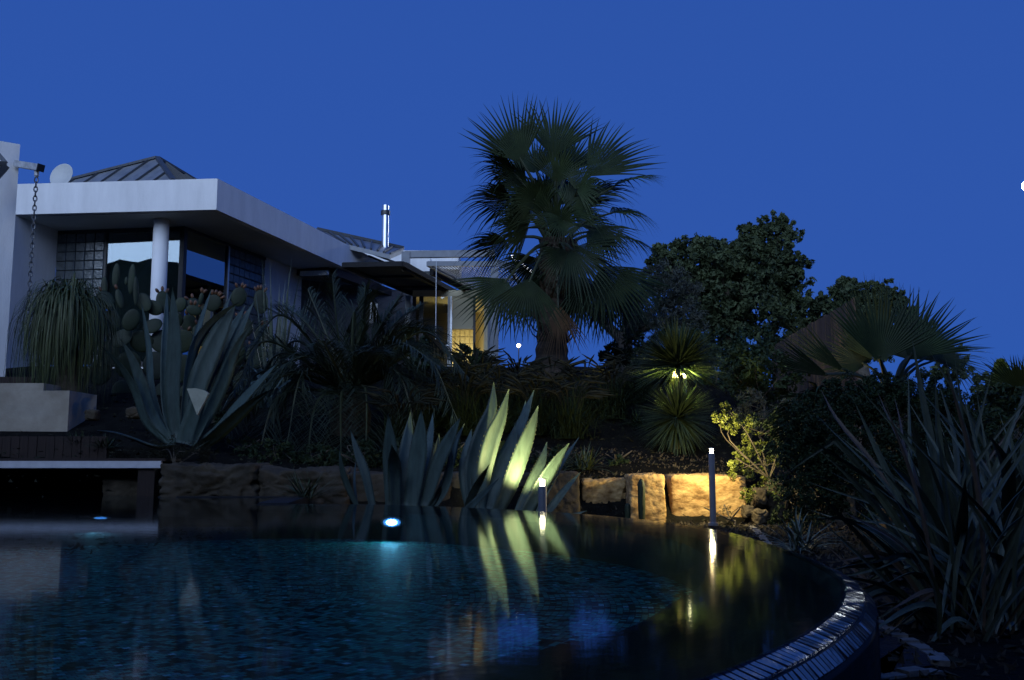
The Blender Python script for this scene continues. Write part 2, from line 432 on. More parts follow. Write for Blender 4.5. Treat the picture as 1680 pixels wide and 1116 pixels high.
# shell under the tiles: cross-section swept round the rim  (offset outward, z)
prof = [(-0.12, -0.066), (-0.02, -0.063), (-0.004, -0.012), (0.056, -0.024), (0.082, -0.055), (0.086, -0.075), (0.086, -1.4), (-0.12, -1.4)]
vs, fs = [], []; k = len(prof)
for p, nn in zip(rim_path, rn):
    for o_, z_ in prof: vs.append((p.x + nn.x * o_, p.y + nn.y * o_, z_))
for i in range(len(rim_path) - 1):
    for j in range(k):
        fs.append((i * k + j, i * k + (j + 1) % k, (i + 1) * k + (j + 1) % k, (i + 1) * k + j))
mb = MB(); mb.add(vs, fs); mb.build('rim_shell', 'grout', pool)
# arc-length table
cum = [0.0]
for i in range(1, len(rim_path)): cum.append(cum[-1] + (rim_path[i] - rim_path[i - 1]).length)
def rim_at(s):
    s = max(0, min(cum[-1] - 1e-6, s)); i = int(np.searchsorted(cum, s)) or 1
    t = (s - cum[i - 1]) / (cum[i] - cum[i - 1] + 1e-9)
    return rim_path[i - 1].lerp(rim_path[i], t), rn[i - 1].lerp(rn[i], t).normalized()
# single tiles on the near sweep of the rim, two rows
def tile_mesh(w, ln, th):
    mb = MB(); b = 0.0015
    bot = [(-w / 2, 0, 0), (w / 2, 0, 0), (w / 2, ln, 0), (-w / 2, ln, 0)]
    top = [(-w / 2 + b, b, th), (w / 2 - b, b, th), (w / 2 - b, ln - b, th), (-w / 2 + b, ln - b, th)]
    mb.hexa(bot, top); me = bpy.data.meshes.new('rim_tile'); me.from_pydata(mb.v, [], mb.f); me.materials.append(MATS['rim_tile']); return me
RT = random.Random(11)
s_mid = [s for s, p in zip(cum, rim_path) if p.y < 3.6][0]
S0, SN, STEP = s_mid - 0.2, 148, 0.0265
rows = [(0.000, -0.006, 17, 0.060, 0.0235), (0.0575, -0.0255, 46, 0.040, 0.0235)]
tmesh = [tile_mesh(r[4], r[3] - 0.003, 0.006) for r in rows]
rest_v = MB()
def rim_frame(s, off, z, deg, jx=0, jy=0):
    p, nn = rim_at(s); tang = Vector((nn.y, -nn.x, 0))
    a = math.radians(deg + jx); out = nn * math.cos(a) - Vector((0, 0, 1)) * math.sin(a); up = tang.cross(out)
    if up.z < 0: tang = -tang; up = tang.cross(out)
    M = Matrix((tang, out, up)).transposed()
    return Vector((p.x, p.y, 0)) + nn * off + Vector((0, 0, z)), M @ Matrix.Rotation(math.radians(jy), 3, 'Y')
for r, (off, z, deg, ln, w) in enumerate(rows):
    ns = int(cum[-1] / STEP)
    for i in range(ns):
        s = i * STEP
        loc, M = rim_frame(s, off, z, deg, RT.gauss(0, 1.8), RT.gauss(0, 1.8))
        if S0 <= s < S0 + SN * STEP:
            o = link(bpy.data.objects.new('rim_tile', tmesh[r])); o.parent = pool
            o.location = loc - BASE[pool]; o.rotation_euler = M.to_euler()
        else:
            for f in tmesh[r].polygons:
                rest_v.add([loc + M @ tmesh[r].vertices[q].co for q in f.vertices], [tuple(range(len(f.vertices)))])
rest_v.build('far_rim_tiles', 'rim_tile', pool, kind='stuff')
# outer wall tiles below the nosing (joined)
tv, tq, tc = [], [], []
RN = np.random.default_rng(3)
def mosaic(grid_fn, nu, nv, gap, palette, wts, name, lift=0.0, parent=pool):
    """grid_fn(u,v arrays)->xyz ; unit cells nu x nv"""
    U, V = np.meshgrid(np.arange(nu), np.arange(nv), indexing='ij'); U, V = U.ravel(), V.ravel()
    c = [grid_fn(U + gap, V + gap), grid_fn(U + 1 - gap, V + gap), grid_fn(U + 1 - gap, V + 1 - gap), grid_fn(U + gap, V + 1 - gap)]
    return c
def emit_mosaic(corner_sets, cols, name, parent=pool):
    vs = np.stack(corner_sets, 1).reshape(-1, 3); q = np.arange(len(vs)).reshape(-1, 4)
    return np_mesh(name, vs, q, 'mosaic', parent, 'stuff', cols)
PAL = np.array([[.030, .19, .22], [.022, .13, .19], [.045, .24, .28], [.012, .07, .11], [.006, .012, .016], [.09, .30, .45], [.30, .50, .85]])
WT = np.array([.28, .26, .16, .12, .13, .04, .01])
def pick(n, w=WT, pal=PAL):
    i = RN.choice(len(pal), n, p=w / w.sum()); return pal[i] * (0.75 + 0.5 * RN.random((n, 1)))
cen = np.array([-2.5, 4.55])
ncum = np.array(cum); rp = np.array([(p.x, p.y) for p in rim_path]); rnn = np.array([(q.x, q.y) for q in rn])
def rim_np(s):
    return (np.stack([np.interp(s, ncum, rp[:, 0]), np.interp(s, ncum, rp[:, 1])], 1),
            np.stack([np.interp(s, ncum, rnn[:, 0]), np.interp(s, ncum, rnn[:, 1])], 1))
def offs(s, off, z):
    p, nn = rim_np(s); q = p + nn * np.asarray(off)[..., None]
    return np.concatenate([q, np.broadcast_to(np.asarray(z, float), (len(q),))[:, None]], 1)
T = 0.0262
nu = int(cum[-1] / T)
# outer wall
c = mosaic(lambda u, v: offs(u * T, np.full(u.shape, 0.089), -0.062 - v * T), nu, 16, 0.05, None, None, '')
emit_mosaic(c, pick(len(c[0]), np.array([0, 0, 0, 1, 3.]), np.array([[0, 0, 0], [0, 0, 0], [0, 0, 0], [.012, .014, .02], [.006, .007, .01]])), 'outer_wall_tiles')
# dark ledge just under the surface, wider on the near side
rim_y = np.array([p.y for p in rim_path])
_k = np.array([rim_y[int(np.argmin(np.abs(ncum - q)))] for q in np.arange(0, cum[-1], 0.05)])
LW = np.interp(_k, [.6, 1.2, 1.9, 2.2, 2.8, 3.7, 4.4, 5.8, 7.2, 8.2], [.56, .55, .52, .46, .46, .33, .22, .10, .06, .05])
def ledge_w(s): return np.interp(s, np.arange(0, cum[-1], 0.05), LW)
c = mosaic(lambda u, v: offs(u * T * 2, -0.02 - v * T, -0.058), nu // 2, 44, 0.04, None, None, '')
mid = (c[0] + c[2]) / 2
sU = np.repeat(np.arange(nu // 2), 44) * T * 2 + T; vV = np.tile(np.arange(44), nu // 2) * T + .02
keep = vV < ledge_w(sU)
emit_mosaic([q[keep] for q in c], pick(keep.sum(), np.array([5., 2, 2, .4]), np.array([[.004, .004, .004], [.007, .007, .007], [.002, .002, .002], [.012, .016, .018]])), 'ledge_tiles')
# inner wall from the ledge down, then floor
ss_ = np.linspace(0, cum[-1] - 1e-4, 300)
ia, ib = offs(ss_, np.full(300, -0.10), -0.064), offs(ss_, -ledge_w(ss_) - 0.022, -0.064)
ic = ib.copy(); ic[:, 2] = -0.3
V_ = np.concatenate([ia, ib, ic]); q_ = np.arange(299)
np_mesh('ledge_slab', V_, np.concatenate([np.stack([q_, q_ + 1, 301 + q_, 300 + q_], 1), np.stack([300 + q_, 301 + q_, 601 + q_, 600 + q_], 1)]), 'grout', pool)
FLOOR = -0.27
nvw = int((-0.066 - FLOOR) / T)
c = mosaic(lambda u, v: offs(u * T, -ledge_w(u * T) - 0.02, -0.066 - v * T), nu, nvw, 0.05, None, None, '')
emit_mosaic(c, pick(len(c[0])) * np.array([1.0, 1.3, .9]), 'inner_wall_tiles')
nr = int(4.6 / T)
allc = [[], [], [], []]
for r in range(6, nr):
    r0, r1 = r * T, (r + 1) * T; na = int(2 * math.pi * r0 / T)
    a = np.arange(na) / na * 2 * math.pi + (r % 2) * math.pi / na
    da = 2 * math.pi / na; g = 0.05
    for qi, (aa, rr) in enumerate([(a + da * g, r0 + T * g), (a + da * (1 - g), r0 + T * g), (a + da * (1 - g), r1 - T * g), (a + da * g, r1 - T * g)]):
        allc[qi].append(np.stack([cen[0] + rr * np.cos(aa), cen[1] + rr * np.sin(aa), np.full(na, FLOOR)], 1))
allc = [np.concatenate(q) for q in allc]
ctr = (allc[0] + allc[2]) / 2
keep = (np.abs(ctr[:, 0]) < ctr[:, 1] * 0.56 + 0.35) & (ctr[:, 1] > 1.6) & (poly_sd(ctr[:, 0], ctr[:, 1], pool_poly[::6]) < -0.1)
allc = [q[keep] for q in allc]; ctr = ctr[keep]
cols = np.minimum(pick(len(ctr)) * np.array([1.3, 1.7, 1.05]), .8)
# scattered clusters of near-black tiles
nzv = np.array([noise.noise(Vector((p[0] * 13, p[1] * 13, 0))) for p in ctr])
dk = nzv > 0.22; cols[dk] = cols[dk] * 0.15
emit_mosaic(allc, cols, 'floor_tiles')
mb = MB()
mb.hexa([(-10.2, .3, -1.1), (1.2, .3, -1.1), (1.2, 11.4, -1.1), (-10.2, 11.4, -1.1)], [(-10.2, .3, FLOOR - .012), (1.2, .3, FLOOR - .012), (1.2, 11.4, FLOOR - .012), (-10.2, 11.4, FLOOR - .012)])
mb.build('floor_slab', 'grout', pool)
mb = MB()
bpts = [Vector((rim_path[-1].x, rim_path[-1].y, 0))] + [Vector((*q, 0)) for q in BACK] + [Vector((-2.1, 8.15, 0))]
for a, b in zip(bpts[:-1], bpts[1:]):
    d = (b - a).normalized(); nn = Vector((-d.y, d.x, 0))
    mb.hexa([(a + nn * .0).to_tuple()[:2] + (-1.2,), b.to_tuple()[:2] + (-1.2,), (b + nn * .25).to_tuple()[:2] + (-1.2,), (a + nn * .25).to_tuple()[:2] + (-1.2,)],
            [a.to_tuple()[:2] + (.01,), b.to_tuple()[:2] + (.01,), (b + nn * .25).to_tuple()[:2] + (.01,), (a + nn * .25).to_tuple()[:2] + (.01,)])
mb.build('back_wall', 'wall_tile', pool)
# water surface
import bmesh
bm = bmesh.new()
wpts = [Vector((p.x, p.y, 0)) + nn * 0.012 for p, nn in zip(rim_path[::3], rn[::3])] + [Vector((x, y, 0)) for x, y in BACK]
f = bm.faces.new([bm.verts.new(p) for p in wpts]); bmesh.ops.triangulate(bm, faces=[f])
bm.normal_update()
for f in bm.faces:
    if f.normal.z < 0: f.normal_flip()
me = bpy.data.meshes.new('water'); bm.to_mesh(me); bm.free(); me.materials.append(MATS['pool_water'])
water = link(bpy.data.objects.new('water', me)); water['kind'] = 'structure'

def pool_lamp(loc, r, glow, label, energy, flat=.5):
    t = thing('underwater_lamp', loc, label, 'lamp')
    mb = MB()
    def ringp(rr, y, n=20): return [Vector((loc[0] + rr * math.cos(2 * math.pi * i / n), loc[1] + y, loc[2] + rr * flat * math.sin(2 * math.pi * i / n))) for i in range(n)]
    mb.hexa(ringp(r * 1.35, 0.03), ringp(r * 1.25, -0.012)); mb.build('bezel', 'bright_metal', t)
    mb = MB(); mb.hexa(ringp(r, -0.0135), ringp(r * .92, -0.024)); le = mb.build('lens', 'pool_glow_dim', t)  # lens glows dim blue to stand in for the halo round the bulb
    mb = MB(); mb.hexa(ringp(r * .62, -0.0245), ringp(r * .5, -0.032)); mb.build('bulb', glow, le)
    if energy:
        d = bpy.data.lights.new('pool_light', 'SPOT'); d.energy = energy; d.color = (0.22, 0.66, 1.0)
        d.spot_size = math.radians(160); d.spot_blend = 0.6; d.shadow_soft_size = r
        o = link(bpy.data.objects.new('pool_light', d)); o.parent = t; o.location = (0, -0.06, 0)
        o.rotation_euler = (math.radians(78), 0, math.radians(165))
    return t
p = at(643, 857, 7.80); pool_lamp(p, 0.07, 'pool_glow', 'bright blue-white round lamp under water on the far pool wall', 12)
p = at(165, 866, 9.0); pool_lamp((p.x, p.y, -0.16), 0.06, 'pool_glow_dim', 'dim small blue lamp under the water in front of the deck', 5, .15)

# stone edging and gravel strip round the pool on the right
edge_pts = [onz(x, y, -0.235) for x, y in [(1232, 862), (1246, 874), (1262, 892)]]
edge2 = [onz(x, y, -0.235) for x, y in [(1385, 958), (1405, 985), (1440, 1018), (1490, 1048), (1530, 1068), (1545, 1088)]]
edge3 = [onz(x, y, -0.235) for x, y in [(1540, 1093), (1480, 1100), (1400, 1112), (1330, 1128)]]
def edging(pts, label):
    t = thing('stone_edging', (pts[0].x, pts[0].y, -0.25), label, 'edging', 'stone edgings beside the pool')
    path = spline(pts, 60); ln = [0]
    for a, b in zip(path[:-1], path[1:]): ln.append(ln[-1] + (b - a).length)
    RR = random.Random(len(pts)); s = 0.0; 
    while s < ln[-1] - 0.05:
        w = RR.uniform(.045, .085); i = min(int(np.searchsorted(ln, s + w / 2)), 59); p = path[i]
        d = (path[min(i + 1, 59)] - path[max(i - 1, 0)]); mb = MB()
        zt = RR.uniform(.006, .018); wd = RR.uniform(.04, .055)
        mb.box((p.x + RR.uniform(-.006, .006), p.y + RR.uniform(-.006, .006), -0.25 + zt - 0.04), (w - .008, wd, .08), math.atan2(d.y, d.x) + RR.uniform(-.07, .07))
        mb.build('stone', 'edging_stone', t); s += w
edging(edge_pts, 'short pale stone edging by the small rocks behind the pool')
edging(edge2, 'curved pale stone edging along the gravel bed beside the flax')
edging(edge3, 'straight pale stone edging closing the tip of the gravel bed')
gp = [onz(x, y, -0.246) for x, y in [(1385, 962), (1405, 988), (1440, 1021), (1490, 1051), (1530, 1071), (1540, 1090), (1480, 1098), (1400, 1110), (1330, 1126)]] + [Vector((.75, 2.2, -.246)), Vector((.95, 2.6, -.246)), Vector((1.2, 3.6, -.246))]
mb = MB(); mb.add(gp, [tuple(range(len(gp)))]); o = mb.build('gravel_bed', 'gravel'); o['kind'] = 'structure'

# ------------------------------------------------------------------ boulders
def rock(name, px0, px1, py0, py1, Y, depth, label, m='limestone', seed=0, group=None, rough=0.026):
    a, b = at(px0, py0, Y), at(px1, py1, Y)
    c = (a + b) / 2; hx, hz = (b.x - a.x) / 2, (a.z - b.z) / 2; hy = depth / 2
    n_ = 28; vs, fs = [], []; ids = {}
    def vid(i, j, k):
        if (i, j, k) in ids: return ids[i, j, k]
        u, v, w = [q / (n_ - 1) * 2 - 1 for q in (i, j, k)]
        # rounded box
        e = 14.0 if hx > .15 else 4.5; r = (abs(u) ** e + abs(v) ** e + abs(w) ** e) ** (1 / e)
        p = Vector((u / r * hx, v / r * hy, w / r * hz))
        q = Vector((c.x + p.x, c.y + p.y, c.z + p.z)); sq = q * 3.2 + Vector((seed * 7.1, seed, 0))
        cv = noise.voronoi(Vector((q.x * 5, q.y * 5, q.z * 7)) + Vector((seed * 3.3, 0, 0)))[0]; crk = max(0, .10 - (cv[1] - cv[0])) * 10
        dsp = noise.noise(sq) * rough + noise.noise(Vector((q.x * 3, q.y * 3, q.z * 26)) + Vector((seed, 0, 0))) * rough * .16 + noise.noise(q * 18) * rough * .4 + noise.noise(q * 45) * rough * .2 - crk * rough * .5
        p = p + Vector((u, v, w)).normalized() * dsp
        ids[i, j, k] = len(vs); vs.append((c.x + p.x, c.y + hy + p.y, c.z + p.z)); return ids[i, j, k]
    R_ = range(n_ - 1); M_ = n_ - 1
    for i in R_:
        for j in R_:
            fs += [(vid(i, j, 0), vid(i, j + 1, 0), vid(i + 1, j + 1, 0), vid(i + 1, j, 0)),
                   (vid(i, j, M_), vid(i + 1, j, M_), vid(i + 1, j + 1, M_), vid(i, j + 1, M_)),
                   (vid(i, 0, j), vid(i + 1, 0, j), vid(i + 1, 0, j + 1), vid(i, 0, j + 1)),
                   (vid(i, M_, j), vid(i, M_, j + 1), vid(i + 1, M_, j + 1), vid(i + 1, M_, j)),
                   (vid(0, i, j), vid(0, i, j + 1), vid(0, i + 1, j + 1), vid(0, i + 1, j)),
                   (vid(M_, i, j), vid(M_, i + 1, j), vid(M_, i + 1, j + 1), vid(M_, i, j + 1))]
    mb = MB(); mb.add(vs, fs); o = mb.build(name, m, smooth=True); tag(o, label, 'rock', group); return o
rock('boulder', 1099, 1229, 779, 862, 9.75, .55, 'large ochre boulder lit behind the tall bollard lamp', seed=1)
rock('boulder', 1032, 1093, 778, 860, 9.60, .5, 'ochre boulder standing behind the small column cacti', seed=2)
rock('boulder', 955, 1030, 784, 858, 9.85, .5, 'grey shaded boulder beside the column cacti, next to agave leaves', seed=3, rough=.04)
rock('boulder', 893, 952, 774, 856, 9.7, .45, 'dim pale boulder right behind the short agave lamp', 'limestone_shaded', seed=4)
rock('boulder', 262, 422, 763, 836, 9.75, .6, 'long low limestone boulder at the water beside the deck post', 'limestone_shaded', seed=5, rough=.07)
rock('boulder', 420, 570, 769, 838, 9.72, .6, 'limestone boulder at the water under the feathery palm', 'limestone_shaded', seed=6, rough=.07)
rock('boulder', 168, 268, 768, 836, 10.2, .5, 'limestone boulder in the dark beneath the deck edge', 'limestone_shaded', seed=7)
rock('boulder', 570, 740, 775, 838, 9.85, .5, 'limestone boulder hidden behind the blue-grey agave', 'limestone_shaded', seed=8)
rock('boulder', 735, 896, 775, 845, 9.95, .5, 'limestone boulder in shade behind the tall lit agave', 'limestone_shaded', seed=9)
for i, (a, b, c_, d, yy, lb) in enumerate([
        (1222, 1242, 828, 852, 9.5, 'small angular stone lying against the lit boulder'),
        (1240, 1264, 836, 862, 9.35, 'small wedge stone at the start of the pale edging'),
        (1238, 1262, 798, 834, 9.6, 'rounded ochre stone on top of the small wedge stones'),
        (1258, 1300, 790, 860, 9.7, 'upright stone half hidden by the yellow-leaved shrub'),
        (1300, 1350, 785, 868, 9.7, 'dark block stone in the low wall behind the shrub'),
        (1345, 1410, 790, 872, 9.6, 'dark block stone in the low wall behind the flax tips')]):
    rock('stone', a, b, c_, d, yy, .3, lb, 'limestone_shaded', seed=20 + i, rough=.03)
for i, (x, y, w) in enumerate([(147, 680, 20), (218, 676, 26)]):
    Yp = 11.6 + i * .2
    rock('garden_stone', x - w / 2, x + w / 2, y - 8, y + 10, Yp, .16, ['small whitish stone on soil beside the limestone block', 'pale flat stone on soil left of the big agave'][i], 'limestone_shaded', seed=30 + i, rough=.02)
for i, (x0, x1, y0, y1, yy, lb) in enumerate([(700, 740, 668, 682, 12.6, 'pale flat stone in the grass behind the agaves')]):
    rock('garden_stone', x0, x1, y0, y1, yy, .12, lb, 'limestone_shaded', seed=33 + i, rough=.02)

# ------------------------------------------------------------------ villa
ZS = at(355, 344, 19.3).z                   # soffit level
ZT = at(355, 293, 19.3).z                   # roof edge level
ZF = 2.42                                   # floor level
D = onz(355, 344, ZS); E = onz(30, 352, ZS); E2 = onz(556, 435, ZS)
Bc = onz(303, 370, ZS); A = onz(95, 377.5, ZS); C = onz(435, 421, ZS)
villa = thing('villa', (-7, 24, ZF), 'white flat-roofed villa with overhanging roof slab and corner windows', 'house')
El = E + (E - D) * 0.35; E2r = E2 + (E2 - D) * 0.50
Cw = C + (C - Bc).normalized() * 1.0
mb = MB(); ringp = [El, D, E2r, E2r + Vector((-9, 2.0, 0)), El + Vector((-.5, 9, 0))]
mb.hexa([(p.x, p.y, ZS) for p in ringp], [(p.x, p.y, ZT) for p in ringp]); roof = mb.build('roof_slab', 'white_render', villa)
# soffit board set in under the slab, edges back from the fascia
cc = sum(ringp, Vector()) / 5
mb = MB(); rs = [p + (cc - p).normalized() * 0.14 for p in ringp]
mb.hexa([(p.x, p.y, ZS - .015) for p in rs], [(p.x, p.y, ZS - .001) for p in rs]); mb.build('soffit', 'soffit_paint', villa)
pc = at(266, 347, 20.1)
mb = MB(); mb.lathe((pc.x, pc.y, 0), [(.16, ZF - .3), (.16, ZS - .016)], 28); mb.build('column', 'column_paint', villa, smooth=True)
dirF = (Bc - A).normalized(); dirS = (C - Bc).normalized()
# left return wall, front and side walls
mb = MB(); mb.wall(onz(22, 351, ZS), A, ZF - .6, ZS - .016, .25); mb.build('return_wall', 'white_render', villa)
P172, P300 = seg_px(A, Bc, 173), seg_px(A, Bc, 300)
S310, S372 = seg_px(Bc, C, 309), seg_px(Bc, C, 373)
Wend = seg_px(Bc, Cw, 479)
mb = MB(); mb.wall(C, C + (C - Bc).normalized() * 1.9, ZF - .6, ZS - .016, .25); mb.build('side_wall', 'white_render', villa)
def block_panel(P, Q, cols, rows, ztop, gap_m, name='glass_block_panel', lit=False, parent=villa):
    d = (Q - P); w = d.length / cols; d = d.normalized(); ang = math.atan2(d.y, d.x); h = .207
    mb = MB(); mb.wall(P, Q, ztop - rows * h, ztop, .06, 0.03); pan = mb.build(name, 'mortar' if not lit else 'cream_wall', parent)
    me = bpy.data.meshes.new('glass_block'); q = MB(); e = .012
    x0, z0 = w / 2 - .007, h / 2 - .007
    ring0 = [(-x0, 0.03, -z0), (x0, 0.03, -z0), (x0, 0.03, z0), (-x0, 0.03, z0)]
    ring1 = [(-x0, -.004, -z0), (x0, -.004, -z0), (x0, -.004, z0), (-x0, -.004, z0)]
    ring2 = [(-x0 + e, -.016, -z0 + e), (x0 - e, -.016, -z0 + e), (x0 - e, -.016, z0 - e), (-x0 + e, -.016, z0 - e)]
    vs = ring0 + ring1 + ring2
    fs = [(8, 9, 10, 11)] + [(i, (i + 1) % 4, 4 + (i + 1) % 4, 4 + i) for i in range(4)] + [(4 + i, 4 + (i + 1) % 4, 8 + (i + 1) % 4, 8 + i) for i in range(4)]
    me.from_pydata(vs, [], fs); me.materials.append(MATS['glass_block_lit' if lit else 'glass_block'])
    root = parent
    while root.parent: root = root.parent
    for i in range(cols):
        for j in range(rows):
            p = P + d * (w * (i + .5)); o = link(bpy.data.objects.new('glass_block', me)); o.parent = pan
            o.location = Vector((p.x, p.y, ztop - (j + .5) * h)) - BASE[root]; o.rotation_euler = (RT.gauss(0, .008), 0, ang + RT.gauss(0, .012))
    return pan
ZW = ZS - .09
block_panel(A, P172, 5, 14, ZW, .01)
block_panel(S372 + dirS * .06, C, 7, 14, ZW, .01)
mb = MB(); mb.wall(A - dirF * .1, Bc, ZW, ZS - .017, .1); mb.wall(Bc, C + dirS * .05, ZW, ZS - .017, .1, -.003); mb.build('head_frame', 'dark_frame', villa)
def window(P, Q, z0, z1, frame_l, frame_r, glass='coated_glass', parent=villa):
    d = (Q - P).normalized(); mb = MB()
    mb.wall(P, Q, z0, z1, .012, .03); pane = mb.build('window', glass, parent)
    mb = MB()
    mb.wall(P, P + d * frame_l, z0, z1, .08); mb.wall(Q - d * frame_r, Q, z0, z1, .08)
    mb.wall(P + d * frame_l, Q - d * frame_r, z0 - .05, z0 + .05, .08, .002)
    mb.build('frame', 'dark_frame', pane)
window(P172, Bc, ZF, ZW, .05, .10)
window(Bc + dirS * .02, S372 + dirS * .05, ZF, ZW, .10, .03, 'side_glass')
mb = MB(); mb.wall(P172 + dirF * .06, Bc - dirF * .12, ZF, ZW - .02, .01, .16); mb.build('roller_blind', 'blind_cloth', villa)
mb = MB(); mb.wall(Bc + dirS * .2, S372, ZF, ZW - .02, .01, .16); mb.build('roller_blind', 'blind_cloth', villa)
# metal jamb strip that catches light
mb = MB(); q = S372 + dirS * .05; mb.wall(q, q + dirS * .045, ZF, ZW, .05, -.02); mb.build('jamb', 'bright_metal', villa)
mb = MB(); mb.wall(A, Bc, ZF - .8, ZF - .06, .3, .02); mb.wall(Bc, C, ZF - .8, ZF - .062, .3, .022); mb.build('plinth', 'white_render', villa)
# dim room behind the windows
mb = MB()
inn = (dirS * 3.0)
mb.wall(A + inn, Bc + inn + Vector((-.3, 0, 0)), ZF, ZW, .1)
rp_ = [A + dirS * .3, Bc + dirS * .3 - dirF * .25, Bc + inn - dirF * .25, A + inn]
mb.hexa([(p.x, p.y, ZF - .1) for p in rp_], [(p.x, p.y, ZF) for p in rp_])
mb.build('room_wall', 'room_dark', villa)
# standing-seam pyramid on the roof
ap = at(258, 260, 23.5)
bz = ZT - .25
def atz(px, Y, z): return Vector((at(px, 300, Y).x, Y, z))
pA, pB, pC, pD = at(84, 304, 24.5), at(284, 297, 21.8), at(330, 303, 25.0), at(190, 300, 27.5)
mb = MB(); pl_ = [pA, pB, pC, pD]; cp_ = sum(pl_, Vector()) / 4; pl_ = [p.lerp(cp_, .06) for p in pl_]
mb.hexa([(p.x, p.y, ZT - .01) for p in pl_], [p - Vector((0, 0, .02)) for p in pl_]); mb.build('roof_plinth', 'white_render', villa)
mb = MB(); mb.add([ap, pA, pB, pC, pD], [(0, 1, 2), (0, 2, 3), (0, 3, 4), (0, 4, 1), (4, 3, 2, 1)])
py_ = mb.build('pyramid_roof', 'zinc', villa)
def seams(parent, apex, P, Q, n, w=.05, par=None):
    nrm = (P - apex).cross(Q - apex).normalized()
    if nrm.z < 0: nrm = -nrm
    dirv = (apex - (P + (Q - P) * ((apex - P).dot(Q - P) / (Q - P).length_squared)))
    for i in range(1, n):
        t = i / n; base = P.lerp(Q, t)
        # run up the slope until a hip is met
        tf = (apex - P).dot(Q - P) / (Q - P).length_squared
        k = t / tf if t < tf else (1 - t) / (1 - tf)
        k = max(0.05, min(1, k))
        mb = MB(); mb.bar(base + nrm * .02, base + dirv * k + nrm * .02, w, .05); mb.build('seam', 'zinc_seam', parent)
    for a in (P, Q):
        mb = MB(); mb.bar(a + nrm * .03, apex + nrm * .03, w * 1.6, .06); mb.build('hip_cap', 'zinc_seam', parent)
seams(py_, ap, pA, pB, 7); seams(py_, ap, pB, pC, 6)
# second low roof behind
q0, q1, q2, q3 = at(520, 378, 27.5), at(662, 409, 28.5), at(640, 418, 25.8), at(556, 398, 25.5)
mb = MB(); mb.hexa([p - Vector((0, 0, .12)) for p in (q3, q2, q1, q0)], [q3, q2, q1, q0]); r2 = mb.build('rear_roof', 'zinc', villa)
for i in range(0, 9):
    t = i / 8; mb = MB(); mb.bar(q3.lerp(q2, t) + Vector((0, 0, .03)), q0.lerp(q1, t) + Vector((0, 0, .03)), .05); mb.build('seam', 'zinc_seam', r2)
mb = MB(); mb.bar(q0 + Vector((0, 0, .04)), q1 + Vector((0, 0, .04)), .09); mb.build('ridge_cap', 'zinc_seam', r2)
# white rear volumes
for (x0, x1, y0, y1, yy) in [(592, 752, 411, 442, 30.0), (675, 706, 423, 445, 27.5)]:
    a, b = at(x0, y0, yy), at(x1, y1, yy); mb = MB()
    mb.hexa([(a.x, yy, b.z), (b.x, yy, b.z), (b.x, yy + 2, b.z), (a.x, yy + 2, b.z)], [(a.x, yy, a.z), (b.x, yy, a.z), (b.x, yy + 2, a.z), (a.x, yy + 2, a.z)])
    mb.build('rear_volume', 'white_render', villa)
for (y0, y1) in [((597, 411), (652, 432)), ((605, 420), (655, 441))]:
    mb = MB(); mb.bar(at(*y0, 26.6), at(*y1, 25.6), .05); mb.build('rail', 'dark_frame', villa)
# flue pipe
f0, f1 = at(631.5, 405, 27.6), at(633, 337, 27.6)
fl = thing('flue_pipe', (f0.x, f0.y, f0.z - .3), 'shiny steel chimney flue with dark collar on rear roof', 'chimney')
mb = MB(); mb.lathe((f0.x, f0.y, 0), [(.098, f0.z - .3), (.098, f1.z - .005), (.09, f1.z)], 20); mb.build('pipe', 'bright_metal', fl, smooth=False)
zc_ = at(632, 349, 27.6).z
mb = MB(); mb.lathe((f0.x, f0.y, zc_), [(.10, -.08), (.135, -.07), (.135, .05), (.10, .06)], 20); mb.build('collar', 'dark_frame', fl)
# recessed dark front under the awning, right of the side wall
K0 = seg_px(Bc, C + dirS * 3, 479); 
wall_a, wall_b = at(480, 470, 26.3), at(690, 500, 28.5)
mb = MB(); mb.wall(wall_a, wall_b, ZF, ZS - .1, .15); mb.build('rear_wall', 'room_dark', villa)
# awning cassette
a0, a1, a2 = onz(478, 440, ZS - .02), onz(562, 438, ZS - .02), onz(690, 488, ZS - .02)
mb = MB(); mb.bar(at(479, 447, 25.6), at(542, 446, 25.2), .22, .2); mb.bar(at(546, 447, 25.2), at(690, 500, 30.0), .25, .2)
mb.build('awning_case', 'timber_dark', villa)
mb = MB(); mb.bar(at(494, 449, 25.2), at(538, 448, 24.9), .10, .12); mb.build('awning_tube', 'soffit_paint', villa)
# narrow rear windows with pale frames
for (x0, x1, y0, y1) in [(607, 613, 496, 530), (615, 619, 498, 520), (665, 672, 485, 600)]:
    a, b = at(x0, y0, 26.4), at(x1, y1, 26.4); mb = MB(); mb.wall((a.x, a.y), (b.x, b.y), max(b.z, ZF), a.z, .04); mb.build('window_trim', 'soffit_paint', villa)

# ------------------------------------------------------------------ lit garden room
room = thing('garden_room', (at(745, 600, 27).x, 27, ZF), 'glazed garden room glowing yellow inside behind the pergola', 'building')
Yr = 26.2
def rp(px, Yd): return Vector((at(px, 560, Yd).x, Yd, 0))
zr = at(740, 487, Yr).z
L, Rr, Lb, Rb = rp(676, Yr), rp(800, Yr), rp(676, 29.2), rp(806, 29.2)
mb = MB(); mb.wall(Lb, Rb, ZF, zr, .15); mb.build('back_wall', 'cream_wall', room)
mb = MB(); mb.hexa([(p.x, p.y, zr) for p in (L, Rr, Rb, Lb)], [(p.x, p.y, zr + .18) for p in (L, Rr, Rb, Lb)]); mb.build('ceiling', 'cream_wall', room)
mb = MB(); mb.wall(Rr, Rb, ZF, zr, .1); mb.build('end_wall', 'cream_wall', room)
mb = MB(); mb.wall(L, Lb, ZF, zr, .1); mb.build('end_wall', 'room_dark', room)
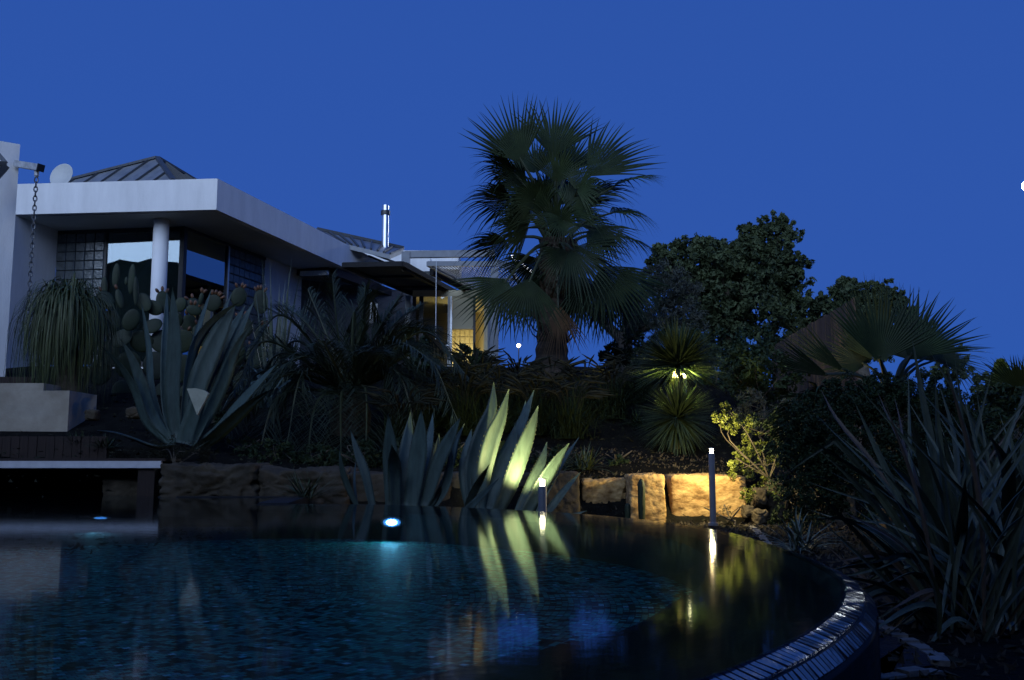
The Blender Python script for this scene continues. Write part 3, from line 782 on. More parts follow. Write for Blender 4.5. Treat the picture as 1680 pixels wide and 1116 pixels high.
mb = MB(); mb.hexa([(p.x, p.y, ZF - .1) for p in (L, Rr, Rb, Lb)], [(p.x, p.y, ZF + .02) for p in (L, Rr, Rb, Lb)]); mb.build('floor', 'limestone_slab', room)
b0, b1 = rp(738, 28.6), rp(779, 28.6)
block_panel(b0, b1, 5, 6, at(757, 541, 28.6).z, .01, 'lit_block_panel', True, room)
for (x0, x1, m_) in [(687, 694, 'dark_frame'), (734, 737.5, 'soffit_paint'), (738, 741.5, 'bright_metal'), (776, 780, 'dark_frame')]:
    a, b = rp(x0, Yr - .05), rp(x1, Yr - .05); mb = MB(); mb.wall(a, b, ZF, zr, .07); mb.build('mullion', m_, room)
mb = MB(); mb.wall(rp(694.5, Yr), rp(734, Yr), ZF + .02, zr - .01, .012); mb.build('window', 'clear_glass', room)
mb = MB(); mb.wall(rp(742, Yr), rp(776, Yr), at(757, 540, Yr).z, zr - .002, .06, .02); mb.build('front_baffle', 'cream_wall', room)  # added over the opening to cut room light leaking onto the pergola
pw0, pw1 = rp(736, Yr + 1.3), rp(733, 29.1); mb = MB(); mb.wall(pw0, pw1, ZF + .02, zr - .01, .06); mb.build('room_baffle', 'cream_wall', room)  # added divider that keeps the left half of the room darker
hz = at(735, 567, Yr - .1); mb = MB(); mb.bar(hz - Vector((.06, .03, 0)), hz + Vector((.02, -.03, 0)), .03); mb.build('handle', 'bright_metal', room)
point_light('room_light', (rp(765, 27.9).x, 27.8, 2.95), 36, (1.0, 0.88, 0.50), .12, room)

# ------------------------------------------------------------------ pergola
perg = thing('pergola', (at(811, 600, 21.5).x, 21.5, 2.2), 'steel pergola with slatted sunshade panels in front of the house', 'pergola')
ZP = at(610, 434, 23.0).z
def shade(c0, c1, c2, c3, n, along, frame, slat_m, w, name='sunshade_panel', cross=2):
    # c0-c1 near edge, c3-c2 far edge
    mb = MB()
    for a, b in ((c0, c1), (c1, c2), (c2, c3), (c3, c0)): mb.bar(a, b, .07, .12)
    for i in range(1, cross + 1):
        t = i / (cross + 1); mb.bar(c0.lerp(c3, t) - Vector((0, 0, .02)), c1.lerp(c2, t) - Vector((0, 0, .02)), .06, .06)
    fr_ = mb.build(name, frame, perg)
    for i in range(1, n):
        t = i / n
        a, b = (c0.lerp(c3, t), c1.lerp(c2, t)) if along == 'x' else (c0.lerp(c1, t), c3.lerp(c2, t))
        q = MB(); q.bar(a + Vector((0, 0, .02)), b + Vector((0, 0, .02)), w, .015); q.build('slat', slat_m, fr_)
s0, s1, s2, s3 = [onz(x, y, ZP) for x, y in ((563, 435), (660, 433), (756, 484), (684, 485))]
shade(s0, s1, s2, s3, 48, 'x', 'canopy_dark', 'canopy_dark', .075)
t0, t1, t2, t3 = [onz(x, y, ZP + .05) for x, y in ((702, 433), (832, 433), (860, 478), (784, 478))]
shade(t0, t1, t2, t3, 24, 'y', 'steel_paint', 'steel_paint', .026, cross=1)
mb = MB(); mb.bar(onz(664, 437, ZP), onz(800, 512, ZP), .1, .2); mb.build('edge_beam', 'canopy_dark', perg)
mb = MB(); mb.bar(onz(708, 446, ZP), onz(800, 492, ZP), .1, .16); mb.build('edge_beam', 'canopy_dark', perg)
mb = MB(); a, b = at(664, 418, 23.6), at(812, 416, 23.6); mb.bar(a, b, .12, .17); mb.build('top_beam', 'steel_paint', perg)
mb = MB(); mb.bar(a + Vector((0, 0, .06)) + Vector((.03, 0, 0)), at(664, 444, 23.6) + Vector((.03, 0, 0)), .20); mb.build('upright', 'steel_paint', perg)
mb = MB(); p0, p1 = at(811, 648, 21.5), at(813, 440, 21.5); mb.bar((p0.x, p0.y, 1.9), (p0.x, p0.y, p1.z), .175, .16); mb.build('post', 'steel_paint', perg)
mb = MB(); mb.bar(at(812, 430, 23.6), at(876, 450, 20.5), .1, .16); mb.build('side_beam', 'steel_paint', perg)
# thin chain hanging from the pergola
mb = MB(); a = at(716, 428, 23.0); mb.tube([a, a - Vector((0, 0, 1.9))], .012, 5); mb.build('hanging_chain', 'galvanised', perg)
# bright glints on the beam, added as glowing bars
ls = thing('glint_bars', at(855, 433, 20.3), 'row of short glowing bars added as glints on the pergola beam', 'glint')
for t0_, t1_ in [(0, .1), (.16, .28), (.36, .5), (.54, .82), (.88, 1.0)]:
    a, b = at(839, 420, 20.4), at(873, 446, 20.4); mb = MB(); mb.bar(a.lerp(b, t0_), a.lerp(b, t1_), .045); mb.build('segment', 'glint_glow', ls)
# small warm lamp on the terrace
lp = at(851, 567, 24.0)
tl = thing('terrace_lamp', (lp.x, lp.y, ZF), 'small warm lamp on thin pole at the terrace edge', 'lamp')
mb = MB(); mb.lathe((lp.x, lp.y, ZF), [(.05, 0), (.05, .02), (.012, .03), (.012, lp.z - ZF - .05)], 10); mb.build('pole', 'dark_frame', tl)
mb = MB(); mb.ellipsoid(lp, [Vector((.05, 0, 0)), Vector((0, .05, 0)), Vector((0, 0, .045))]); mb.build('bulb', 'lamp_glow_soft', tl, smooth=True)
point_light('terrace_light', lp - Vector((.03, .1, 0)), 2.0, (1, .75, .4), .05, tl)
# low terrace parapet
tw = thing('terrace_parapet', (0.2, 24.3, ZF), 'low dark terrace parapet behind the fan palm trunk', 'wall')
a, b = at(835, 604, 24.3), at(1010, 608, 24.3); mb = MB(); mb.wall(a, b, 2.0, a.z, .2); mb.build('wall', 'soffit_paint', tw)
a, b = at(862, 600, 24.2), at(880, 606, 24.2); mb = MB(); mb.wall(a, b, 2.2, a.z + .02, .3); mb.build('pier', 'timber_fence', tw)

# ------------------------------------------------------------------ tall white wall, lantern, rain chain, dish
we = at(33, 237, 15.0); wl = at(0, 231, 14.83)
dv = (Vector((wl.x, wl.y, 0)) - Vector((we.x, we.y, 0))).normalized()
far = Vector((we.x, we.y, 0)); near = far + dv * 2.2
tall = thing('garden_wall', (far.x - .5, far.y, 1.5), 'tall plain white rendered wall with rain spout', 'wall')
mb = MB(); nb = Vector((dv.y, -dv.x, 0)); nb = nb if nb.y > 0 else -nb
rr = [far, near, near + nb * .3, far + nb * .3]
mb.hexa([(p.x, p.y, 1.2) for p in rr], [(p.x, p.y, we.z) for p in rr]); mb.build('wall', 'white_render', tall)
rc = thing('rain_chain', (at(64, 280, 14.9).x, 14.9, 2.2), 'metal rain chain hanging from square spout on white wall', 'rain chain')
s0_, s1_ = at(27, 269, 14.95), at(66, 275.5, 14.7)
mb = MB(); mb.bar(s0_, s1_, .11, .10); mb.build('spout', 'galvanised', rc)
mb = MB(); mb.bar(s1_ + (s1_ - s0_).normalized() * .001, s1_ + (s1_ - s0_).normalized() * .02, .125, .115); mb.build('spout_lip', 'dark_frame', rc)
c0 = at(60.5, 279, 14.75)
mb = MB(); mb.lathe((c0.x, c0.y, c0.z - .125), [(.012, 0), (.036, .03), (.036, .125)], 12); mb.build('nozzle', 'galvanised', rc)
def torus_link(a_, b_, r, nu=14, nv=5):
    vs, fs = [], []
    for i in range(nu):
        t = 2 * math.pi * i / nu; cx, cz = a_ * math.cos(t), b_ * math.sin(t); nx, nz_ = math.cos(t), math.sin(t)
        for j in range(nv):
            u = 2 * math.pi * j / nv; vs.append((cx + nx * r * math.cos(u), r * math.sin(u), cz + nz_ * r * math.cos(u)))
    for i in range(nu):
        for j in range(nv): fs.append((i * nv + j, ((i + 1) % nu) * nv + j, ((i + 1) % nu) * nv + (j + 1) % nv, i * nv + (j + 1) % nv))
    return vs, fs
me = bpy.data.meshes.new('link'); me.from_pydata(*[(q) if i == 0 else [] for i, q in enumerate([torus_link(.024, .046, .0105)[0]])], [], torus_link(.024, .046, .0105)[1])
me.materials.append(MATS['chain_metal'])
for i in range(31):
    o = link(bpy.data.objects.new('link', me)); o.parent = rc
    o.location = Vector((c0.x, c0.y, c0.z - .16 - i * .0745)) - BASE[rc]; o.rotation_euler = (0, 0, math.radians(20 + 90 * (i % 2)))
ln_ = thing('wall_lantern', at(2, 262, 14.6), 'dark angular metal bracket on the tall white wall', 'bracket')
pts = [at(-14, 240, 14.3), at(10, 268, 14.4), at(10, 273, 14.4), at(-14, 300, 14.3)]
mb = MB(); mb.bar(pts[0], pts[1], .07, .05); mb.build('upper_bar', 'steel_paint', ln_)
mb = MB(); mb.bar(at(-14, 268, 14.3), at(11, 270, 14.4), .12, .06); mb.build('cross_bar', 'dark_frame', ln_)
mb = MB(); mb.bar(pts[3], pts[2], .12, .1); mb.build('lower_bar', 'dark_frame', ln_)
dc = at(101, 288, 23.0)
dish = thing('satellite_dish', (dc.x, dc.y, dc.z - .6), 'grey satellite dish behind the roof edge', 'satellite dish')
mb = MB(); prof = [(0.001, -.07), (.12, -.062), (.22, -.035), (.30, 0), (.315, 0.004), (.315, .012), (.30, .012), (.21, -.02), (.1, -.05), (.001, -.058)]
q = MB(); q.lathe((0, 0, 0), prof, 28); Mx = Matrix.Rotation(math.radians(78), 3, 'X'); Mz = Matrix.Rotation(math.radians(-14), 3, 'Z')
q.v = [tuple(dc + Mz @ (Mx @ Vector(p))) for p in q.v]; q.build('reflector', 'dish_grey', dish, smooth=False)
mb = MB(); mb.tube([dc + Vector((0, .1, 0)), dc + Vector((0, .1, -.6))], .025, 8); mb.build('mast', 'galvanised', dish)

# ------------------------------------------------------------------ pool deck, timber front, limestone blocks
deck = thing('pool_deck', (-5.5, 10.4, 0), 'timber deck with pale edge strip over the water', 'deck')
Yd = 10.0
zt, zb = at(200, 756.5, Yd).z, at(200, 768, Yd).z
xr, xl = at(264, 760, Yd).x, -9.0
mb = MB(); mb.box(((xl + xr) / 2, Yd + .02, (zt + zb) / 2), (xr - xl, .04, zt - zb)); mb.build('edge_strip', 'deck_edge', deck)
nb_ = 10
for i in range(nb_):
    mb = MB(); mb.box(((xl + xr) / 2 + .01, Yd + .02 + .062 + i * .125, zt + .012), (xr - xl + .04, .118, .03)); mb.build('board', 'timber_dark', deck)
for px_ in (244,):
    p = at(px_, 800, Yd + .12); mb = MB(); mb.box((p.x, p.y, (zb - .9) / 2), (.17, .17, zb + .9)); mb.build('post', 'timber_dark', deck)
mb = MB(); mb.box(((xl + xr) / 2, 10.9, (zb - .02 + zt) / 2), (xr - xl - .1, .06, zt - zb)); mb.build('joist', 'timber_dark', deck)
bf = thing('timber_cladding', (-5.5, 11.3, zt), 'dark vertical timber boards below the limestone block', 'cladding')
zk = at(100, 716, 11.3).z; xk = at(270, 740, 11.3).x
x = xl
while x < at(175, 740, 11.3).x:
    mb = MB(); mb.box((x + .05, 11.3 + RT.uniform(-.004, .004), (zk + zt) / 2), (.095, .03, zk - zt - .002)); mb.build('board', 'timber_dark', bf); x += .101
Yb = 12.0
bz0, bz1 = at(60, 716, Yb).z, at(60, 641, Yb).z
xr_ = at(112, 680, Yb).x
mb = MB(); mb.box((xr_ - 1.0, Yb + .4, (bz0 + bz1) / 2), (2.0, .8, bz1 - bz0)); o = mb.build('limestone_block', 'limestone_slab'); tag(o, 'large smooth limestone block above the timber boards', 'block')
z2 = at(60, 628.5, Yb + .3).z; x2 = at(70, 634, Yb + .3).x
mb = MB(); mb.box((x2 - .9, Yb + .6, (bz1 + .002 + z2) / 2), (1.8, .55, z2 - bz1 - .002)); o = mb.build('limestone_slab', 'limestone_slab'); tag(o, 'thinner pale slab lying on the limestone block', 'slab')
y3 = 13.4; mb = MB(); mb.box((at(20, 620, y3).x - .8, y3, at(20, 620, y3).z - .3), (2.2, .1, .62)); o = mb.build('timber_screen', 'timber_dark'); tag(o, 'low dark red timber strip at the foot of the white wall', 'screen')

# ------------------------------------------------------------------ bollard lamps
def bollard(px, ybase, ytop, Y, label, r, energy, glow_h, head_off, col, lens='lamp_glow', aim=None, cone=140):
    b, t = at(px, ybase, Y), at(px, ytop, Y)
    o = thing('bollard_lamp', (b.x, b.y, b.z - .03), label, 'lamp', None)
    zt_ = t.z
    mb = MB(); mb.lathe((b.x, b.y, 0), [(r * 1.6, b.z - .03), (r * 1.6, b.z - .005), (r, b.z), (r, zt_ - glow_h), (r * .92, zt_ - glow_h + .004)], 20); mb.build('post', 'lamp_body', o)
    mb = MB(); mb.lathe((b.x, b.y, 0), [(r * .55, zt_ - glow_h + .005), (r * .55, zt_ - .012), (r * .3, zt_ - .01)], 14); mb.build('lens', lens, o)
    mb = MB(); mb.lathe((b.x, b.y, 0), [(r * .2, zt_ - .009), (r * .9, zt_ - .008), (r * .9, zt_ - .002), (r * .5, zt_ + .002)], 16); mb.build('cap', 'lamp_body', o)
    lo = point_light('bollard_light', Vector((b.x, b.y, zt_ - glow_h / 2)) + Vector(head_off), energy, col, .02, o)
    if aim:                                  # shielded head: light leaves to one side only
        d = bpy.data.lights.new('bollard_light', 'SPOT'); d.energy = energy; d.color = col; d.shadow_soft_size = .025
        d.spot_size = math.radians(cone); d.spot_blend = .45 if cone < 170 else .12; lo.data = d
        lo.rotation_euler = (-Vector(aim)).to_track_quat('Z', 'Y').to_euler()
    return o
bollard(1170, 857, 735, 9.25, 'tall slim steel bollard lamp, lit, before the ochre boulder', .030, 60.0, .055, (0.01, .07, 0), (1.0, .78, .34))
bollard(890, 842, 785, 8.55, 'short bollard lamp lit among the agave leaves at the pool rim', .038, 95.0, .07, (-.02, -.03, .03), (1.0, .89, .34), aim=(-.14, .75, .70), cone=128)
yl = at(1127, 618, 11.0)
bollard(1126, 735, 614, 11.38, 'bollard lamp lit inside the yucca, mostly hidden by leaves', .024, 200.0, .05, (-.06, -.03, .0), (1.0, .86, .26), 'lamp_glow_soft', aim=(0, .02, 1), cone=178)

# ------------------------------------------------------------------ moon
mp_ = Vector((0, 0, CAMZ)) + MOON_DIR * 2000
mb = MB(); r_ = 2000 * 6.5 / FP
mb.ellipsoid(mp_, [Vector((r_, 0, 0)), Vector((0, r_, 0)), Vector((0, 0, r_))], 48, 32); o = mb.build('moon', 'moon_surface', smooth=True); tag(o, 'bright white full moon low in the blue evening sky', 'moon')
# ================================================================== planting
def ang_vec(deg): a = math.radians(deg); return Vector((math.cos(a), 0, math.sin(a)))
# ---- agaves: each leaf given by its centre line (tip first), width, depth lean
def agave_leaf(parent, pts, wpx, Y0, dtip, tw, m='agave_skin', name='leaf', label=None, teeth=True, cup=0.35, cut=False, seed=0):
    path = []
    k = len(pts)
    for i, (x, y) in enumerate(pts):
        t = 1 - i / (k - 1); path.append(at(x, y, Y0 + dtip * t ** 1.3))
    path = spline(path[::-1], 15)             # base first
    w = wpx * Y0 / FP; vs, fs = [], []; N = len(path); RR = random.Random(seed)
    lats, wid = [], []
    for i, p in enumerate(path):
        t = i / (N - 1); d = (path[min(i + 1, N - 1)] - path[max(i - 1, 0)]).normalized()
        lat0 = d.cross(Vector((0, 1, 0))).normalized(); nn = lat0.cross(d).normalized()
        a = math.radians(tw); lat = lat0 * math.cos(a) + nn * math.sin(a); nrm = lat.cross(d).normalized()
        ww = w * (0.72 + 0.28 * math.sin(min(t / .45, 1) * math.pi / 2)) * (1 if t < .45 else max(0.0, (1 - ((t - .45) / .55) ** 1.7)))
        if cut: ww = w
        ww = max(ww, .006) / 2; lats.append(lat); wid.append(ww)
        th = (0.16 * (1 - t) + .03) * w
        c_ = cup * ww
        vs += [p - lat * ww, p - lat * ww * .5 + nrm * c_ * .75, p + nrm * c_, p + lat * ww * .5 + nrm * c_ * .75, p + lat * ww,
               p + lat * ww * .5 + nrm * (c_ * .75 + th), p + nrm * (c_ + th * 1.3), p - lat * ww * .5 + nrm * (c_ * .75 + th)]
    for i in range(N - 1):
        for j in range(8): a = i * 8; fs.append((a + j, a + (j + 1) % 8, a + 8 + (j + 1) % 8, a + 8 + j))
    fs.append(tuple(range(8)) ); fs.append(tuple((N - 1) * 8 + j for j in range(7, -1, -1)))
    mb = MB(); mb.add(vs, fs); o = mb.build(name, m, parent, smooth=True, label=label)
    if teeth:
        tb = MB()
        for i in range(2, N - 3):
            for q in (0, .5):
                for sg in (-1, 1):
                    p = path[i].lerp(path[i + 1], q); l_ = lats[i] * sg; ww = wid[i] * (1 - q) + wid[i + 1] * q
                    d = (path[i + 1] - path[i]).normalized(); e = p + l_ * (ww * .985)
                    s_ = RR.uniform(.006, .010)
                    tb.add([e - d * s_, e + l_ * s_ + d * s_ * .5, e + d * s_, e + lats[i].cross(d) * s_ * .5], [(0, 1, 2), (0, 3, 1), (3, 2, 1)])
        tb.build('teeth', 'agave_tooth', o, kind='stuff')
    return o
def zo(ox, oy, sc, pts): return [(ox + x / sc, oy + y / sc) for x, y in pts]

Z3 = lambda pts: zo(160, 430, 3.381, pts)
ag = at(295, 742, 10.8)
agave = thing('agave', (ag.x, ag.y, gz(ag.x, ag.y)), 'huge blue-grey agave with one cut-off leaf, beside the deck', 'agave')
big = [([(20, 465), (130, 580), (210, 720), (270, 890), (400, 1010)], 17, -.55, 25), ([(130, 430), (195, 545), (250, 690), (310, 860), (410, 1010)], 19, -.35, -20),
       ([(243, 225), (265, 350), (287, 500), (295, 680), (340, 860), (420, 1005)], 17, .1, 30), ([(415, 140), (425, 320), (425, 520), (415, 760), (440, 1000)], 27, -.1, 8),
       ([(385, 150), (382, 320), (375, 520), (380, 800), (430, 1000)], 16, .35, -40), ([(632, 150), (580, 300), (530, 480), (490, 700), (470, 1000)], 19, .45, 35),
       ([(785, 222), (690, 285), (600, 370), (530, 500), (495, 720), (470, 1000)], 20, .1, -58), ([(765, 235), (700, 350), (620, 520), (550, 700), (490, 1000)], 36, .15, -5),
       ([(872, 212), (800, 350), (720, 550), (640, 760), (520, 1010)], 25, .3, 25), ([(870, 320), (770, 480), (690, 680), (610, 850), (510, 1020)], 24, -.2, -30),
       ([(745, 170), (680, 320), (600, 500), (540, 720), (480, 1000)], 20, .6, 15), ([(1000, 560), (900, 660), (780, 790), (660, 930), (540, 1020)], 23, -.3, 40),
       ([(980, 700), (860, 780), (740, 890), (640, 980), (540, 1040)], 22, -.6, -35), ([(0, 935), (90, 950), (180, 980), (320, 1030), (430, 1020)], 13, -.9, 70),
       ([(820, 240), (770, 330), (700, 470), (620, 640), (500, 1000)], 17, .7, -20)]
for i, (pts, w, dt, tw) in enumerate(big): agave_leaf(agave, Z3(pts), w, 10.8, dt, tw, seed=i)
agave_leaf(agave, Z3([(556, 770), (530, 850), (500, 930), (480, 1010)]), 28, 10.35, -.05, 0, label='cut-off leaf stump', teeth=False, cut=True, cup=.3, seed=55)
cp = [at(*q, 10.18) for q in Z3([(495, 702), (545, 700), (590, 712), (615, 728), (590, 780), (552, 850), (525, 780)])]
mb = MB(); mb.hexa([p + Vector((0, .05, 0)) for p in cp], cp); mb.build('cut_face', 'agave_cut', agave, label='pale triangular cut leaf end')

Z5 = lambda pts: zo(540, 620, 4.0, pts)
a2 = at(690, 838, 8.75)
ag2 = thing('agave', (a2.x, a2.y, -0.25), 'dusky blue-grey agave with many upright pointed leaves behind the pool rim', 'agave')
mid_ = [([(65, 462), (85, 600), (125, 720), (190, 860)], 12, -.2, 25), ([(138, 340), (190, 500), (240, 640), (290, 870)], 15, .1, -10), ([(175, 540), (165, 680), (185, 860)], 7, .2, 50),
        ([(388, 240), (400, 430), (405, 600), (410, 870)], 27, -.1, 10), ([(410, 440), (430, 600), (440, 880)], 22, -.35, -20), ([(535, 222), (515, 420), (495, 600), (470, 870)], 27, .25, -15),
        ([(605, 208), (595, 400), (570, 600), (530, 880)], 30, -.1, 12), ([(682, 228), (662, 380), (630, 560), (560, 870)], 16, .35, 20), ([(722, 368), (700, 520), (660, 680), (590, 880)], 21, .1, -25),
        ([(862, 258), (790, 400), (710, 570), (620, 870)], 24, -.15, 20), ([(888, 300), (830, 430), (790, 600), (660, 870)], 13, .3, -30), ([(740, 700), (705, 780), (640, 880)], 9, -.4, 0),
        ([(800, 420), (790, 600), (740, 750), (650, 880)], 20, .05, 35)]
for i, (pts, w, dt, tw) in enumerate(mid_): agave_leaf(ag2, Z5(pts), w, 8.75, dt, tw, seed=20 + i)
a3 = at(800, 845, 8.75)
ag3 = thing('agave', (a3.x, a3.y, -0.25), 'tall agave with leaves lit yellow-green by the short bollard', 'agave')
lit_ = [([(935, 335), (905, 480), (890, 650), (930, 890)], 22, .3, 20), ([(1080, 28), (1068, 200), (1000, 380), (940, 600), (950, 890)], 28, .25, -12), ([(1180, 72), (1130, 250), (1070, 400), (1010, 640), (980, 900)], 30, .05, -20),
        ([(1345, 80), (1285, 240), (1210, 420), (1110, 660), (1030, 900)], 22, .5, 15), ([(1225, 300), (1190, 450), (1110, 640), (1030, 900)], 30, .25, 15), ([(1372, 182), (1325, 330), (1255, 520), (1180, 720), (1090, 910)], 31, .12, -28),
        ([(1574, 430), (1500, 540), (1410, 690), (1330, 830), (1270, 930)], 27, .16, -25), ([(1115, 660), (1010, 765), (900, 870), (880, 900)], 13, -.4, 30), ([(1050, 570), (970, 710), (900, 850)], 13, -.3, -30),
        ([(1650, 620), (1550, 730), (1440, 870), (1400, 920)], 15, .3, 35), ([(1640, 390), (1550, 520), (1450, 700), (1360, 900)], 9, .5, 10), ([(1690, 872), (1620, 895), (1540, 915), (1450, 930)], 7, -.1, 50),
        ([(1430, 420), (1390, 560), (1310, 740), (1230, 910)], 20, .55, 10), ([(1290, 150), (1250, 330), (1150, 560), (1060, 900)], 18, .6, 20)]
for i, (pts, w, dt, tw) in enumerate(lit_): agave_leaf(ag3, Z5(pts), w, 8.75, dt, tw, seed=40 + i)

# ---- fan palms
def fan_blade(mb, hub, ax, lat, R, spread, n, droop, rnd, cup=.25, hang=0.0):
    ax, lat = ax.normalized(), (lat - ax * lat.dot(ax)).normalized(); nn = ax.cross(lat).normalized()
    dth = spread / n
    for i in range(n):
        th = -spread + (2 * i + 1) * dth
        L = R * (0.78 + .22 * math.cos(th * .75)) * rnd.uniform(.93, 1.05); rs = L * rnd.uniform(.42, .58)
        jt = rnd.gauss(0, .035); dr = droop * rnd.uniform(.6, 1.5)
        P = []
        for r in (.04, .25, rs / L, .70, .86, 1.0):
            rr = r * L; tt = th + jt * max(0, r - .5) * 2
            d = ax * math.cos(tt) + lat * math.sin(tt); sd_ = lat * math.cos(tt) - ax * math.sin(tt)
            c = hub + d * rr + nn * (cup * R * math.sin(tt) ** 2 * r * .6) - nn * (.10 * R * r * r)
            q = max(0, (r - .42) / .58); c = c - Vector((0, 0, dr * R * q * q)) - Vector((0, 0, hang * R * r * r))
            hw = rr * math.tan(dth) if rr <= rs * 1.001 else rs * math.tan(dth) * max(.03, (1 - (rr - rs) / (L - rs)) * .92)
            P.append((c, sd_, hw))
        vs, fs = [], []
        for c, sd_, hw in P: vs += [c - sd_ * hw, c + nn * hw * .55, c + sd_ * hw]
        for k in range(len(P) - 1): a = k * 3; fs += [(a, a + 1, a + 4, a + 3), (a + 1, a + 2, a + 5, a + 4)]
        mb.add(vs, fs)
def fan_frond(parent, crown, hubpx, Y, dY, deg, Rpx, tw, rnd, depth_tilt=0, spread=115, n=38, droop=.22, m='fan_leaf', cup=.25, hang=0.0, sag=.12, label=None):
    hub = at(hubpx[0], hubpx[1], Y + dY); R = Rpx * Y / FP
    ax = ang_vec(deg); ax.y = math.sin(math.radians(depth_tilt)); ax.normalize()
    l0 = ax.cross(Vector((0, 1, 0))).normalized(); n0 = l0.cross(ax); a = math.radians(tw)
    lat = l0 * math.cos(a) + n0 * math.sin(a)
    mb = MB(); fan_blade(mb, hub, ax, lat, R, math.radians(spread), n, droop, rnd, cup, hang)
    fr_ = mb.build('frond', m, parent, label=label)
    ctrl = crown.lerp(hub, .5) + Vector((0, 0, sag * (hub - crown).length)); pp = spline([crown, ctrl, hub + ax * R * .08], 8)
    w0 = .028 * R; q = MB(); q.tube(pp, [w0 * (1.5 - .9 * i / 7) for i in range(8)], 5); q.build('petiole', 'petiole', fr_)
    return fr_
RP = random.Random(77)
YP = 16.0
pb = at(905, 612, YP); palm = thing('fan_palm', (pb.x, pb.y, gz(pb.x, YP) - .05), 'tall fan palm with shaggy crown of pleated fronds on a single trunk', 'palm tree')
crown_c = at(913, 400, YP)
tp = [Vector((pb.x, YP, gz(pb.x, YP) - .1)), at(906, 540, YP), at(912, 470, YP), at(915, 395, YP)]
tp = spline(tp, 26); mb = MB()
mb.tube(tp, [.30 - .06 * min(1, i / 6) + (.025 if i % 2 else 0) + (.05 * max(0, i - 17) / 8) for i in range(26)], 14); mb.build('trunk', 'palm_bark', palm)
# old leaf bases on the trunk
for i in range(90):
    t = RP.uniform(.25, 1); p = tp[int(t * 25)]; a = RP.uniform(0, 2 * math.pi); d = Vector((math.cos(a), math.sin(a), 0))
    q = MB(); q.strip([p + d * .24, p + d * .32 + Vector((0, 0, .06)), p + d * (.38) + Vector((0, 0, .18))], [.09, .07, .02], Vector((-d.y, d.x, 0)), .5); q.build('leaf_base', 'palm_bark', palm)
FR = [  # hub px, depth offset, angle, radius px, twist, depth tilt, droop, spread
    # three big fans on top
    ((856, 268), -.3, 112, 122, 6, -6, .03, 50), ((906, 258), .0, 80, 120, 4, 4, .03, 50), ((962, 290), -.2, 42, 138, 18, 5, .06, 44), ((930, 282), .5, 66, 118, 10, 25, .05, 50),
    ((868, 318), .2, 148, 96, 50, 10, .25, 66), ((960, 322), .3, 34, 100, 50, 10, .25, 66), ((900, 330), .6, 115, 100, 20, 35, .12, 70), ((945, 335), .6, 60, 96, 20, 35, .12, 70), ((868, 372), -.5, 200, 84, 45, -20, .3, 66), ((962, 378), -.4, -20, 84, 45, -20, .3, 66), ((935, 350), -.8, 50, 86, 30, -20, .25, 75), ((886, 352), -.8, 135, 86, 30, -20, .25, 75), ((910, 340), .9, 90, 104, 10, 20, .1, 80), ((948, 368), .5, 20, 96, 35, 20, .3, 75), ((872, 360), .5, 160, 96, 35, 20, .3, 75), ((912, 372), -1.0, 100, 70, 20, -45, .25, 85), ((912, 300), -.6, 84, 84, 15, -35, .15, 60),
    ((880, 285), .5, 100, 100, 8, 25, .05, 60),
    # right side fingers
    ((1006, 306), .0, 24, 96, 74, 0, .22, 62), ((1000, 350), .3, 10, 88, 66, 5, .34, 70), ((1004, 388), .1, -6, 88, 74, 0, .30, 62), ((982, 372), -.7, -58, 76, 12, -20, .12, 62),
    # left side fingers
    ((846, 282), .1, 156, 92, 74, 0, .30, 62), ((840, 330), -.3, 172, 100, 66, -5, .34, 66), ((850, 300), .4, 140, 84, 70, 10, .25, 60), ((834, 396), -.2, 190, 94, 70, 0, .30, 62),
    # middle, towards and away from the viewer
    ((946, 312), -1.0, 45, 66, 25, -55, .3, 95), ((880, 330), -.9, 150, 66, 25, -50, .3, 95), ((925, 360), -1.1, 262, 58, 15, -65, .2, 90), ((905, 318), .9, 92, 74, 10, 55, .1, 95),
    # hanging lower fans
    ((832, 458), -.6, 238, 104, 8, -12, .04, 58), ((869, 456), -1.0, 262, 104, 0, -10, .03, 52), ((936, 408), -.9, 318, 104, 20, -15, .14, 66), ((930, 410), -.8, 244, 74, 20, -25, .12, 60),
    ((985, 436), -.5, 302, 120, 10, -8, .06, 56), ((1012, 444), .2, 332, 88, 55, 0, .3, 62), ((1015, 450), .4, 296, 116, 20, 18, .06, 56), ((958, 452), -.3, 280, 116, 15, 0, .04, 50),
    ((884, 424), .5, 208, 92, 45, 35, .22, 66), ((990, 470), .1, 285, 100, 30, 10, .04, 48), ((900, 470), .4, 255, 92, 35, 18, .04, 50)]
for h, dY, dg, rp_, tw, dt, dr, sp in FR:
    fan_frond(palm, crown_c + Vector((RP.uniform(-.1, .1), RP.uniform(-.12, .1), RP.uniform(-.15, .1))), h, YP, dY, dg, rp_, tw, RP, dt, sp, int(34 * sp / 100) + 6, dr)
fan_frond(palm, at(915, 440, YP - .25), (915, 498), YP, -.45, 278, 92, 25, RP, 0, 38, 22, .02, 'fan_leaf_dry', label='dead brown hanging frond', sag=0)
for i in range(9):    # dry skirt
    a = RP.uniform(-1.2, 4.2); d = Vector((math.cos(a) * .3, math.sin(a) * .3, 0)); p = proj(tp[19] + d)
    fan_frond(palm, tp[21], p, YP, d.y, 270 + d.x * 60, RP.uniform(80, 105), RP.uniform(20, 60), RP, 0, 42, 20, .02, 'fan_leaf_dry' if i % 3 == 0 else 'fan_leaf', sag=-.1)

